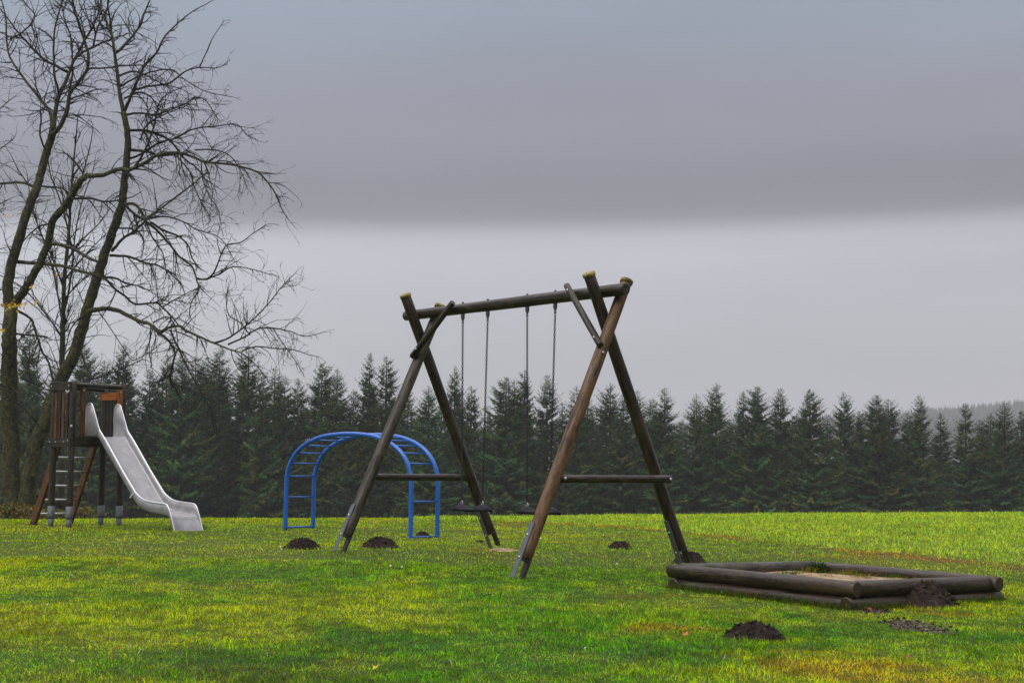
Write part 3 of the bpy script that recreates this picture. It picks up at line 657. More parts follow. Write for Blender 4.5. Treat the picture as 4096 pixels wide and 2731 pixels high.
leaves = [(2748, 2548, .055, (.55, .16, .03), 'curled orange brown leaf left of the nearest molehill'), (1497, 2690, .055, (.62, .48, .03), 'yellow leaf at the bottom edge of the lawn'), (290, 2662, .05, (.55, .45, .05), 'dull yellow leaf in the lower left of the lawn'),
          (3632, 2640, .035, (.35, .06, .03), 'dark red leaf below the sandy patch'), (1265, 2327, .035, (.25, .03, .02), 'dark red leaf on the lawn left of the swing\'s near foot'), (1310, 2357, .03, (.28, .04, .02), 'small red leaf just beside a larger dark red leaf'),
          (3478, 2447, .04, (.32, .06, .02), 'red brown leaf by the sandbox corner'), (2776, 2448, .03, (.35, .08, .03), 'tiny brown leaf in front of the sandbox left end'), (552, 2203, .035, (.3, .05, .02), 'small brown leaf on the lawn below the slide tower'),
          (1970, 2391, .02, (.8, .6, .02), 'bright yellow speck of a leaf in the middle lawn'), (3930, 2156, .07, (.8, .35, .02), 'orange leaf lying in the meadow at the right edge'), (2800, 2522, .03, (.5, .25, .04), 'pale orange leaf above a curled orange brown leaf'),
          (466, 2608, .03, (.3, .07, .02), 'small reddish leaf in the lower left lawn')]
for px, py, R, col, lab in leaves:
    c = gp(px, py); c.z += .022; mb = MB(); leaf_mesh(mb, c, R * .7, col, rl_); o = mb.build('fallen_leaf', M_LEAF, None, smooth=False, origin=c); tag(o, lab, 'leaf', 'fallen leaves on the lawn')
mb = MB()
for k in range(9):
    a = k * 2 * math.pi / 9; mb.add([(0, 0, 0), (.009 * math.cos(a - .25), .009 * math.sin(a - .25), .002), (.012 * math.cos(a), .012 * math.sin(a), .003), (.009 * math.cos(a + .25), .009 * math.sin(a + .25), .002)], [(0, 1, 2, 3)])
mb.tube([(0, 0, -.035), (0, 0, 0)], .0012, 4); mb.dome((0, 0, 0), (0, 0, 1), .004, .003, 6, 2)
dz = mb.build('daisy', M_PETAL, None, smooth=False); first = True
for px, py in ((190, 2433), (105, 2502), (50, 2532), (294, 2163), (213, 2140), (535, 2124), (1050, 2205), (1045, 2205), (886, 2215), (1122, 2195), (1125, 2205), (1556, 2200), (1626, 2217), (1562, 2273), (1607, 2277), (563, 2616), (518, 2592), (288, 2311), (2162, 2159), (2468, 2264), (2878, 2204), (3173, 2216), (2722, 2372), (2887, 2379), (3152, 2445), (1800, 2660), (1475, 2500), (2085, 2130), (2900, 2640), (720, 2355), (1068, 2632), (2340, 2610)):
    c = gp(px, py); c.z += .026
    o = dz if first else dz.copy()
    if not first: COL.objects.link(o)
    first = False; o.location = c; o.rotation_euler = (random.uniform(.2, 1.0), random.uniform(-.5, .5), random.uniform(0, 6)); s = random.uniform(.5, .8) * (1 if c.y < 12 else 1.3); o.scale = (s, s, s)
    tag(o, 'tiny white daisy scattered in the lawn', 'daisy', 'tiny white daisies dotted over the lawn')

# ------------------------------------------------------------------ bare trees
class Tree:
    def __init__(s, root, seed, droop=.25):
        s.root = root; s.r = random.Random(seed); s.tw = MB(); s.droop = droop
    def limb(s, px, Y0, Y1, d0, d1, name='branch', M=None, twig=1., wob=.25, tl=.8, n=8, lv=2, droop=None, up=0):
        """px: photo trace of a real limb; Y0..Y1 its distances; d0,d1 diameters in photo pixels"""
        r = s.r; k = len(px); ph = r.uniform(0, 6.28); pts = []
        sm_ = smooth([(float(a), float(b)) for a, b in px], 4); K = len(sm_)
        for i, (a, b) in enumerate(sm_):
            t = i / (K - 1); Y = Y0 + (Y1 - Y0) * t + wob * math.sin(t * 5 + ph) * t
            p = at(a, b, Y); jit = (d0 + (d1 - d0) * t) / F_PX * 33 * (.06 if d0 > 14 else .13); pts.append(p + Vector((r.uniform(-jit, jit), 0, r.uniform(-jit, jit))))
        rad = [max(.004, (d0 + (d1 - d0) * (i / (K - 1)) ** .8) / 2 * (.86 if d0 > 14 else .95) * pts[i].y / F_PX) for i in range(K)]
        mb = MB(); mb.tube(pts, rad, n, rough=.07); mb.build(name, M or (M_BARK if d0 > 13 else M_TWIG), s.root)
        if twig: s.twigs(pts, rad, twig, tl, lv, droop, up)
        return pts
    def twigs(s, pts, rad, dens, tl, lv, droop=None, up=0):
        r = s.r; dr = s.droop if droop is None else droop
        L = sum((pts[i + 1] - pts[i]).length for i in range(len(pts) - 1)); n = int(L * dens * 7.5); 
        cum = [0]
        for i in range(len(pts) - 1): cum.append(cum[-1] + (pts[i + 1] - pts[i]).length)
        for k in range(n):
            u = r.uniform(.12, 1.0) * L
            i = max(j for j in range(len(cum)) if cum[j] <= u + 1e-9); i = min(i, len(pts) - 2); f = (u - cum[i]) / max(1e-6, cum[i + 1] - cum[i])
            p = pts[i].lerp(pts[i + 1], f); d = (pts[i + 1] - pts[i]).normalized(); R = rad[i]
            side = Vector((r.gauss(0, 1), r.gauss(0, .8), r.gauss(0, 1))); side = (side - d * side.dot(d)).normalized()
            v = (d * r.uniform(.3, 1.0) + side * r.uniform(.6, 1.1) + Vector((0, 0, up))).normalized()
            ln = tl * r.uniform(.3, 1.45) * (1.15 - .72 * u / L); s.shoot(p, v, ln, min(R * .55, .009 + .005 * r.random()), lv, dr)
        s.shoot(pts[-1], (pts[-1] - pts[-2]).normalized(), tl * .4, min(.012, rad[-1] * .9), lv, dr)
    def shoot(s, p, v, ln, R, lv, dr):
        r = s.r; n = 6; P = [p]; st = ln / n; bend = Vector((r.gauss(0, 1), r.gauss(0, 1), r.gauss(0, 1))) * .13
        for i in range(n):
            v = (v + bend + Vector((r.gauss(0, .11), r.gauss(0, .11), r.gauss(0, .11) - dr * .16))).normalized(); P.append(P[-1] + v * st)
        R = max(R * 1.15, .0048); Rs = [max(.0020, R * (1 - .75 * i / n)) for i in range(n + 1)]; s.tw.tube(P, Rs, 3 if R < .008 else 4, cap=False)
        if lv > 0:
            for k in range(max(1, int(ln * r.uniform(2.4, 4.4)))):
                i = r.randint(1, n); d = (P[i] - P[i - 1]).normalized(); side = Vector((r.gauss(0, 1), r.gauss(0, 1), r.gauss(0, 1))); side = (side - d * side.dot(d)).normalized()
                s.shoot(P[i], (d * .9 + side * r.uniform(.5, 1)).normalized(), ln * r.uniform(.3, .65), Rs[i] * .7, lv - 1, dr)
    def done(s, M=None): s.tw.build('crown', M or M_TWIG, s.root)

YB = 33.
b0 = at(110, 2010, YB); b0.z = gz(b0.x, b0.y)
# left twin-stemmed tree
b1 = at(48, 2010, YB); b1.z = gz(b1.x, b1.y)
tA = Tree(empty('bare_tree', b1, 'mossy bare deciduous tree at the left edge, forking into several stems', 'tree', 'bare deciduous trees behind the slide'), 1)
A0 = [(58, 2045), (50, 1963), (42, 1742), (38, 1521), (40, 1400), (37, 1331), (44, 1225)]
tA.limb(A0, YB, YB, 96, 60, 'trunk', twig=.25, n=14, tl=.9)
tA.limb([(44, 1240), (30, 1160), (49, 1044), (75, 958), (100, 872), (132, 786), (149, 746), (164, 689), (189, 603), (207, 545), (212, 522)], YB, YB - .4, 52, 34, 'trunk', twig=.35, n=12)
tA.limb([(44, 1235), (75, 1190), (103, 1153), (132, 1102), (166, 1039), (195, 964), (212, 884), (253, 832), (281, 792), (316, 734), (339, 706)], YB, YB - 1., 44, 30, 'trunk', twig=.35, n=12)
tA.limb([(339, 706), (367, 703), (413, 700), (476, 677), (517, 680), (574, 654), (626, 623), (706, 611), (775, 629), (821, 649), (918, 657), (1016, 683), (1062, 718), (1102, 775), (1125, 832), (1151, 873)], YB - 1, YB - 2.6, 26, 4, twig=1.2, tl=.95, droop=.5)
tA.limb([(339, 706), (310, 660), (285, 630), (268, 616)], YB - 1, YB - 1.1, 9, 5, twig=.6)
tA.limb([(212, 522), (230, 402), (270, 310), (304, 230), (373, 189), (436, 161), (500, 140)], YB - .4, YB + .3, 24, 6, twig=1.3)
tA.limb([(212, 535), (241, 505), (270, 436), (281, 373), (344, 287), (353, 218), (327, 132), (304, 57), (287, -10), (280, -60)], YB - .4, YB - 1.2, 24, 7, twig=1.3)
tA.limb([(207, 545), (201, 453), (155, 390), (92, 310), (40, 230), (26, 155), (23, 69), (0, -20)], YB - .4, YB + .9, 17, 6, twig=1.2)
tA.limb([(215, 480), (235, 380), (218, 300), (215, 172), (222, 100), (245, 20), (262, -40)], YB - .3, YB - .9, 15, 6, twig=1.2)
tA.limb([(272, 440), (282, 350), (290, 280), (285, 160), (262, 90), (246, 20), (240, -50)], YB, YB + .8, 11, 4, twig=1.2)
tA.limb([(270, 290), (170, 232), (100, 160), (60, 115), (20, 60), (-20, 10)], YB, YB + .5, 13, 4, twig=1.3)
tA.limb([(350, 275), (420, 272), (500, 264), (577, 262), (640, 275)], YB - .8, YB - 1.6, 9, 4, twig=1.0)
tA.limb([(304, 230), (340, 160), (380, 90), (400, 30), (405, -40)], YB, YB + .6, 12, 5, twig=1.3)
tA.limb([(373, 189), (390, 110), (425, 50), (440, -20)], YB, YB - .6, 9, 4, twig=1.4)
tA.limb([(327, 132), (300, 60), (240, 20), (180, -30)], YB - 1, YB - 1.4, 8, 4, twig=1.4)
tA.limb([(40, 155), (90, 130), (140, 70), (105, 20), (80, -20)], YB, YB + .6, 8, 4, twig=1.3)
tA.limb([(136, 746), (86, 729), (30, 733), (-40, 736)], YB, YB + .6, 14, 9, twig=.8)
tA.limb([(164, 745), (240, 752), (285, 775), (356, 795)], YB, YB - .8, 8, 5, twig=.8)
tA.limb([(287, 795), (356, 793), (413, 806), (465, 803), (520, 790)], YB - 1, YB - 1.6, 12, 5, twig=.9)
tA.limb([(65, 1046), (144, 1053), (241, 1062), (321, 1085), (390, 1102), (430, 1125)], YB, YB - 1.2, 19, 10, twig=.8)
tA.limb([(207, 974), (253, 981), (299, 998), (344, 1027), (396, 1050)], YB - .8, YB - 1.4, 20, 12, twig=.8)
tA.limb([(62, 1240), (121, 1274), (144, 1331), (166, 1400), (195, 1452), (212, 1521), (225, 1560)], YB, YB - 1, 12, 8, twig=.9)
tA.limb([(-30, 1520), (0, 1538), (72, 1571), (105, 1637), (144, 1687)], YB - .3, YB - .9, 10, 8, twig=.8)
tA.limb([(65, 1335), (110, 1340), (187, 1346)], YB - .3, YB - .9, 10, 6, twig=.3)
tA.limb([(195, 895), (160, 905), (120, 935), (90, 970)], YB - .8, YB - .3, 9, 4, twig=.9)
tA.limb([(182, 600), (160, 540), (165, 480), (160, 445)], YB - .4, YB - .8, 9, 6, twig=.5)
tA.limb([(285, 395), (330, 380), (380, 360)], YB - .6, YB - 1.2, 9, 5, twig=.7)
# yellow leaves still hanging on
rr2 = random.Random(8)
for cx, cy, n, sp in ((60, 1222, 34, 26), (30, 1240, 5, 8), (135, 1145, 5, 10), (8, 1320, 5, 8), (228, 1098, 3, 8), (140, 1215, 4, 12), (22, 860, 3, 8)):
    for _ in range(n): mb = MB(); leaf_mesh(mb, at(cx + rr2.gauss(0, sp), cy + rr2.gauss(0, sp * .35), YB - .5 + rr2.uniform(-.3, .3)), rr2.uniform(.035, .06), rr2.choice([(.75, .45, .01), (.8, .55, .02), (.5, .28, .01)]), rr2, Vector((rr2.gauss(0, 1), -1, rr2.gauss(0, .6))).normalized()); mb.build('leaf', M_LEAF, tA.root, smooth=False)
tA.done()
# right leaning tree
tB = Tree(empty('bare_tree', b0, 'leaning mossy bare tree directly behind the slide tower, long arching branches', 'tree', 'bare deciduous trees behind the slide'), 2)
tB.limb([(100, 2045), (112, 1963), (138, 1797), (182, 1687), (221, 1576), (260, 1482), (287, 1440), (321, 1331), (350, 1245), (373, 1159), (402, 1073), (430, 987), (459, 901), (488, 815), (496, 746), (505, 660), (511, 574), (508, 517), (494, 448)], YB - .2, YB - .6, 78, 26, 'trunk', twig=.3, n=14)
tB.limb([(140, 2045), (128, 1960), (135, 1900)], YB, YB - .2, 30, 20, 'trunk', twig=0, n=8)
tB.limb([(494, 450), (479, 373), (465, 258), (456, 201), (448, 144), (419, 75), (390, 29), (370, -30)], YB - .6, YB, 22, 7, twig=1.2)
tB.limb([(496, 448), (517, 402), (540, 344), (574, 270), (626, 212), (654, 155), (695, 109), (763, 52), (832, 14)], YB - .6, YB - 1.5, 18, 4, twig=.9, tl=.7)
tB.limb([(465, 212), (517, 161), (563, 98), (580, 46), (605, -10)], YB, YB + .6, 14, 6, twig=1.2)
tB.limb([(448, 144), (440, 80), (430, 10), (445, -40)], YB, YB - .6, 10, 4, twig=1.5)
tB.limb([(479, 303), (528, 287), (574, 296), (643, 333), (717, 353)], YB - .4, YB + .4, 10, 4, twig=1.)
tB.limb([(484, 345), (545, 310), (574, 299), (620, 285), (690, 280), (740, 320), (820, 365), (920, 387)], YB - .4, YB - 1.6, 9, 3, twig=1., tl=.7)
tB.limb([(540, 359), (603, 344), (677, 333), (740, 287), (798, 270), (861, 273), (907, 258)], YB - .8, YB - 2, 11, 3, twig=.8, tl=.7)
tB.limb([(798, 270), (827, 207), (850, 155), (893, 89)], YB - 1.6, YB - 1.9, 6, 2.5, twig=.5, tl=.4, lv=1)
tB.limb([(498, 395), (560, 370), (610, 395), (640, 440), (700, 430), (770, 440)], YB - .6, YB + .3, 9, 3, twig=1.2)
tB.limb([(505, 459), (551, 453), (620, 459), (677, 442), (746, 413), (781, 390), (821, 402), (861, 459)], YB - .5, YB - 1.8, 11, 3.5, twig=1.3, tl=.8)
tB.limb([(511, 522), (591, 525), (672, 557), (712, 603), (740, 637), (786, 672), (830, 730)], YB - .5, YB + .4, 13, 5, twig=1.3, droop=.6)
tB.limb([(562, 560), (580, 510), (631, 470), (690, 445), (740, 425)], YB - 1, YB - .2, 8, 4, twig=1.3)
tB.limb([(510, 640), (580, 608), (631, 574), (706, 551), (775, 517), (861, 505), (947, 499), (987, 540), (1028, 560)], YB - .6, YB - 2.4, 11, 3, twig=1.1, tl=.8)
tB.limb([(525, 600), (591, 608), (640, 623), (700, 615)], YB - .6, YB - 1.0, 15, 9, twig=1.0)
tB.limb([(540, 665), (562, 637), (597, 562), (620, 488), (637, 413), (677, 373), (730, 350)], YB - .7, YB - 1.4, 11, 4, twig=1.2)
tB.limb([(700, 615), (760, 690), (775, 740), (800, 800), (830, 850), (840, 880)], YB - 1.4, YB - 1.8, 7, 3, twig=1.6, droop=.8)
tB.limb([(805, 645), (812, 720), (840, 790), (870, 830), (880, 880)], YB - 2, YB - 2.4, 6, 3, twig=1.5, droop=.9)
tB.limb([(780, 600), (850, 600), (915, 620), (960, 680), (985, 740)], YB - 2, YB - 2.6, 7, 3, twig=1.2, droop=.7)
tB.limb([(500, 815), (545, 821), (574, 861), (580, 878)], YB - .6, YB - 1.4, 14, 12, twig=.8)
tB.limb([(498, 820), (540, 858), (580, 882)], YB - .6, YB - 1.4, 12, 10, twig=.8)
tB.limb([(448, 1004), (488, 958), (540, 924), (580, 884), (631, 844), (706, 786), (769, 740), (827, 689)], YB - .6, YB - 2, 14, 5, twig=1.1)
tB.limb([(580, 884), (631, 924), (677, 976), (718, 1027), (769, 1067), (786, 1119), (795, 1159), (765, 1210), (758, 1251)], YB - 1.4, YB - 2.2, 13, 4, twig=1.1, droop=.6)
tB.limb([(603, 889), (660, 924), (718, 947), (752, 981), (769, 1033), (792, 1067)], YB - 1.4, YB - 1.9, 11, 5, twig=1.2, droop=.7)
tB.limb([(600, 875), (643, 866), (690, 872), (740, 890), (786, 918), (861, 941), (901, 975), (930, 1030)], YB - 1.4, YB - 1., 8, 3, twig=1.3, droop=.6)
tB.limb([(585, 890), (610, 950), (650, 1010), (665, 1080), (690, 1130)], YB - 1.4, YB - 1.2, 8, 3, twig=1.5, droop=.8)
tB.limb([(786, 1113), (827, 1116), (861, 1079), (901, 987), (964, 970), (1010, 935), (1062, 901)], YB - 2.1, YB - 2.8, 10, 3, twig=.9, tl=.7)
tB.limb([(827, 1116), (878, 1096), (930, 1067), (1005, 1076), (1096, 1102)], YB - 2.2, YB - 1.8, 8, 3, twig=1.1, tl=.7)
tB.limb([(440, 1021), (517, 1027), (574, 1050), (631, 1062), (677, 1090), (718, 1130), (735, 1160)], YB - .6, YB - 1.8, 12, 4, twig=1.3, droop=.7)
tB.limb([(475, 913), (520, 915), (560, 935), (575, 970), (570, 1010)], YB - .6, YB, 8, 4, twig=1.2, droop=.6)
tB.limb([(419, 1113), (459, 1153), (505, 1188), (545, 1217), (620, 1211), (649, 1228), (689, 1268), (712, 1297), (745, 1330)], YB - .6, YB - 1.6, 12, 5, twig=1.0)
tB.limb([(410, 1110), (460, 1112), (500, 1133)], YB - .6, YB - 1., 12, 7, twig=1.)
tB.limb([(480, 1150), (540, 1140), (600, 1165), (652, 1200)], YB - .8, YB - .3, 7, 3, twig=1.1)
tB.limb([(649, 1228), (718, 1188), (798, 1148)], YB - 1.2, YB - 1.8, 7, 3, twig=1.)
tB.limb([(355, 1245), (413, 1234), (465, 1240), (517, 1265), (563, 1286), (603, 1297), (637, 1331), (666, 1314), (718, 1303), (746, 1323), (804, 1349), (861, 1374), (913, 1395), (964, 1412), (1010, 1446), (1050, 1492), (1079, 1532)], YB - .5, YB - 3, 24, 3.5, twig=.9, tl=.9, droop=.35)
tB.limb([(861, 1372), (918, 1349), (976, 1308), (1033, 1257), (1091, 1194), (1125, 1148), (1171, 1102)], YB - 2.4, YB - 3, 9, 3, twig=1.9, tl=.75, up=.25, droop=0)
tB.limb([(913, 1377), (976, 1349), (1033, 1314), (1091, 1311), (1160, 1325), (1220, 1345), (1290, 1330)], YB - 2.5, YB - 1.9, 8, 3, twig=1.4, tl=.75)
tB.limb([(970, 1403), (1022, 1386), (1091, 1392), (1177, 1400), (1234, 1418), (1274, 1426)], YB - 2.6, YB - 3.4, 7, 2.5, twig=1.1, tl=.7)
tB.limb([(1091, 1311), (1130, 1370), (1180, 1440), (1210, 1490)], YB - 2.4, YB - 2.6, 5, 2.5, twig=1.2, tl=.5)
tB.limb([(1000, 1340), (960, 1290), (915, 1260), (905, 1200), (912, 1150)], YB - 2.5, YB - 2, 6, 3, twig=1.6, tl=.6, up=.3, droop=0)
tB.limb([(637, 1331), (677, 1366), (700, 1412), (689, 1464), (683, 1527), (706, 1561), (723, 1600), (735, 1640)], YB - 1.8, YB - 2.2, 12, 5, twig=1.1, droop=.8)
tB.limb([(680, 1320), (712, 1389), (752, 1475), (800, 1560), (840, 1640), (855, 1700)], YB - 1.8, YB - 2.6, 9, 4, twig=1.3, droop=.8)
tB.limb([(613, 1290), (665, 1268), (700, 1300), (712, 1380)], YB - 1.6, YB - 1.9, 7, 4, twig=1., droop=.6)
tB.limb([(345, 1260), (300, 1290), (275, 1340), (262, 1400)], YB - .5, YB - 1, 8, 4, twig=1.2, droop=.5)
tB.limb([(325, 1410), (345, 1470), (362, 1515), (420, 1500), (500, 1470), (560, 1440)], YB - .6, YB - 2, 10, 4, twig=1.2)
tB.limb([(380, 1230), (420, 1280), (500, 1400), (540, 1440), (640, 1380)], YB - .6, YB - 1.6, 5, 3, twig=1.2)
tB.done()
# young slender tree between them
bs = at(246, 2010, YB + .6); bs.z = gz(bs.x, bs.y)
tC = Tree(empty('young_tree', bs, 'slender young tree with thin upright stems between the two mossy bare trees', 'tree'), 4, droop=-.12)
tC.limb([(246, 2040), (246, 1800), (248, 1492), (251, 1300), (253, 1274), (255, 1159), (264, 1044), (276, 930), (281, 815), (288, 720), (296, 631), (307, 517), (310, 470)], YB + .6, YB + .4, 34, 4, 'trunk', M=M_SAP, twig=1.0, n=9, tl=1.3, droop=-.5, up=.5)
for pp in ([(252, 1280), (285, 1100), (300, 940), (330, 800), (370, 690), (380, 640)], [(250, 1300), (220, 1120), (180, 980), (130, 850), (70, 760), (20, 690)], [(262, 1050), (330, 960), (400, 890), (440, 830)], [(255, 1150), (200, 1010), (150, 900), (120, 780), (110, 700)],
           [(258, 1120), (350, 1010), (430, 930)], [(276, 930), (240, 800), (200, 690), (190, 600)], [(284, 800), (330, 700), (365, 560), (372, 500)], [(254, 1200), (330, 1120), (420, 1060)], [(252, 1350), (170, 1240), (90, 1150), (0, 1100)]):
    tC.limb(pp, YB + .5, YB + .5 + random.uniform(-1.2, 1.2), 9, 3, M=M_SAP, twig=.9, n=6, tl=.8, up=.4, droop=-.3, lv=1)
tC.done()
# tree outside the left edge whose twigs reach in
bd = at(-330, 2010, YB + 4); bd.z = gz(bd.x, bd.y)
tD = Tree(empty('bare_tree', bd, 'pale thin twigs of a bare tree reaching in from beyond the left edge', 'tree', 'bare deciduous trees behind the slide'), 6)
tD.limb([(-330, 2045), (-320, 1600), (-300, 1200), (-290, 800), (-270, 400)], YB + 4, YB + 4, 60, 20, 'trunk', twig=.2)
for pp in ([(-300, 700), (-150, 560), (-40, 470), (40, 400)], [(-300, 900), (-180, 720), (-60, 640), (50, 560)], [(-300, 1100), (-150, 930), (-40, 840), (30, 800)], [(-310, 1300), (-200, 1250), (-60, 1180), (40, 1150)], [(-290, 600), (-180, 420), (-60, 300), (0, 220)], [(-300, 1000), (-160, 1000), (-60, 1010), (20, 990)]):
    tD.limb(pp, YB + 4, YB + 4 + random.uniform(-1, 1), 16, 4, twig=1.3, tl=1.0)
tD.done()

# ------------------------------------------------------------------ shrubs at the foot of the trees
def shrub(name, px, py, Y, wpx, hpx, n, cols, label, seed, group=None):
    c = at(px, py, Y); c.z = gz(c.x, c.y); sc = Y / F_PX; Rx, H = wpx * sc / 2, max(.2, at(px, py - hpx, Y).z - c.z)
    rt = empty(name, c, label, 'shrub', group); r = random.Random(seed); mb = MB(); st = MB()
    for k in range(22):
        x = r.uniform(-1, 1) * Rx; tip = c + Vector((x, r.uniform(-.4, .4), H * r.uniform(.5, 1.1) * (1 - .4 * abs(x / Rx)))); b = c + Vector((x * .8, r.uniform(-.3, .3), -.02))
        st.tube([b, b.lerp(tip, .5) + Vector((r.uniform(-.06, .06), 0, .03)), tip], [.008, .006, .003], 4)
    for k in range(n):
        x = r.uniform(-1, 1); h = r.random() ** .8 * H * (1 - .5 * x * x); leaf_mesh(mb, c + Vector((x * Rx, r.uniform(-.45, .45), h)), r.uniform(.02, .05), [v * r.uniform(.5, 1.3) for v in r.choice(cols)], r, Vector((r.gauss(0, 1), -abs(r.gauss(0, 1)), r.gauss(.5, 1))).normalized())
    mb.build('foliage', M_LEAF, rt, smooth=False); st.build('stem', M_TWIG, rt)
SC = [(.16, .14, .01), (.09, .10, .01), (.30, .17, .01), (.05, .07, .01), (.12, .05, .01)]
shrub('shrub', 60, 2062, 30.5, 260, 52, 900, SC, 'low yellowing shrub at the left edge below the mossy trunk', 1, 'low shrubs under the trees')
shrub('shrub', 190, 2064, 31, 150, 34, 450, SC, 'low yellow-green shrub seen between the ladder and the posts', 2, 'low shrubs under the trees')
shrub('shrub', 345, 2066, 31, 130, 44, 500, SC, 'small autumn shrub between the slide tower posts', 3, 'low shrubs under the trees')
# mossy root mound
mb = MB(); c = at(70, 2045, YB + .2); c.z = gz(c.x, c.y)

# ------------------------------------------------------------------ spruces
def spruce_mesh(seed, H=12., R=2.5, sparse=0., tops=1):
    """branches at irregular heights, each feathered with drooping needle sprays"""
    r = np.random.default_rng(seed); P = []; D = []; LN = []; WD = []; CC = []
    lean = [(r.uniform(0, 6.28), r.uniform(.75, 1.2)) for _ in range(3)]
    leaders = [(0., 0., H)] + [(r.uniform(-.5, .5), r.uniform(-.5, .5), H * r.uniform(.86, .93)) for _ in range(tops - 1)]
    nbr = int(430 * (1 - sparse))
    for (lx, ly, hh) in leaders:
      main = hh == H
      for k in range(nbr if main else 70):
        t = (r.random() ** .85) if main else r.uniform(.72, .995); z = .35 + (hh - .45) * t; a = r.uniform(0, 6.28)
        if sparse > .1 and .35 < t < .75 and r.random() < sparse * .7: continue
        Rm = (R * (1 - t) ** .66 * (.8 + .2 * min(1, z / 2)) + .07) * (1 if main else .55)
        L = Rm * (.62 + .46 * r.random()) * (1.22 if r.random() < .1 else 1) * (1 + .14 * np.sin(a - lean[0][0]) + .12 * np.sin(2 * a + lean[1][0] + t * 5))
        lift = .55 * t ** 1.3 - .30 * (1 - t) + r.normal(0, .08); ca, sa = np.cos(a), np.sin(a); ns = max(3, int(L * 11))
        u = .1 + .9 * (np.arange(ns) + r.random(ns)) / ns
        cx, cy, cz = lx + ca * L * u, ly + sa * L * u, z + L * (lift * u + .25 * u ** 2.3)
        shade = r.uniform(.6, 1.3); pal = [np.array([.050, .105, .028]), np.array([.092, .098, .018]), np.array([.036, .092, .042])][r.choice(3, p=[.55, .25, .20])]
        for side in (-1, 1, 0):
            m_ = len(u); ln = (.14 + .36 * (1 - u) * min(1, L)) * r.uniform(.7, 1.4, m_) * (.5 + .5 * (1 - t)) * (1 if side else .8)
            ang = a + side * r.uniform(.35, 1.2, m_) + r.normal(0, .15, m_); dz = -r.uniform(.1, 1.1, m_) * (1 - t) ** .5 + np.where(u > .75, .5 * t, 0)
            P.append(np.c_[cx, cy, cz + r.normal(0, .03, m_)]); D.append(np.c_[np.cos(ang), np.sin(ang), dz]); LN.append(ln); WD.append(ln * r.uniform(.34, .62, m_))
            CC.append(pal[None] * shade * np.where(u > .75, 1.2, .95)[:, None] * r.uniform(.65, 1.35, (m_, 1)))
    P, D, LN, WD, CC = map(np.concatenate, (P, D, LN, WD, CC)); n = len(P); side = np.c_[-D[:, 1], D[:, 0], r.normal(0, .5, n)] * (WD / 2)[:, None]
    Q = P + D * LN[:, None]; Mi = P * .5 + Q * .5; Mi[:, 2] += .12 * LN
    V = np.stack([P, Mi + side, Q, Mi - side], 1).reshape(-1, 3)
    return fastmesh('spruce_crown', V, np.arange(n * 4).reshape(-1, 4), np.repeat(CC, 4, 0), M_NEEDLE)
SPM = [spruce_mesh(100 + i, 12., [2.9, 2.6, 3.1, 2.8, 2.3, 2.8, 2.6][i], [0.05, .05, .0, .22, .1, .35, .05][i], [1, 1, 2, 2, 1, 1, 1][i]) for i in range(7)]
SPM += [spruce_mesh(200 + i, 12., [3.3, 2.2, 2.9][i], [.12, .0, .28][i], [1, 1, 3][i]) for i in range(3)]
mb = MB(); mb.tube([(0, 0, -.4), (0, 0, 3), (0, 0, 8), (0, 0, 12.05)], [.17, .15, .08, .012], 8); tmp = mb.build('spruce_trunk', M_TRUNK, None); TRM = tmp.data; bpy.data.objects.remove(tmp)
def spruce(px, top, Y, k, label, wid=1., group='spruces in the row behind the meadow'):
    T = at(px, top, Y); gzz = gz(T.x, T.y) - .1; H = T.z - gzz; s = H / 12.
    rt = empty('spruce', (T.x, T.y, gzz), label, 'tree', group); rt.rotation_euler[2] = random.uniform(0, 6.28)
    for nm, me in (('crown', SPM[k]), ('trunk', TRM)):
        o = bpy.data.objects.new(nm, me); COL.objects.link(o); o.parent = rt; o.scale = ((s ** .5) * wid, (s ** .5) * wid, s)
    return rt
D = 1.7415
tops = [(70, 745, 0), (20, 800, 1), (125, 840, 4), (195, 792, 2), (240, 830, 0), (285, 788, 3), (345, 850, 1), (385, 815, 0), (420, 805, 4), (450, 815, 1), (473, 832, 0), (506, 797, 2), (572, 795, 3), (605, 855, 1), (632, 845, 4), (655, 865, 0), (685, 870, 1), (740, 836, 2), (775, 848, 4), (812, 895, 1),
        (850, 812, 2), (888, 820, 1), (938, 893, 0), (985, 888, 4), (1045, 843, 3), (1083, 888, 1), (1120, 935, 0), (1163, 868, 2), (1182, 875, 4), (1205, 852, 1), (1257, 862, 0), (1292, 925, 4), (1325, 886, 5), (1350, 915, 0), (1402, 882, 2), (1433, 905, 1), (1465, 897, 4), (1500, 915, 0), (1527, 892, 2), (1600, 907, 3), (1645, 881, 5),
        (1707, 900, 4), (1740, 889, 2), (1793, 893, 0), (1830, 950, 1), (1860, 896, 2), (1900, 960, 1), (1938, 902, 4), (1975, 945, 1), (2012, 909, 2), (2040, 918, 0), (2085, 950, 1), (2113, 907, 6), (2160, 950, 1), (2217, 927, 5), (2250, 965, 0), (2275, 950, 1), (2307, 922, 3), (2345, 945, 6), (2390, 930, 2), (-40, 790, 2)]
near = [('bare tree', 0)]
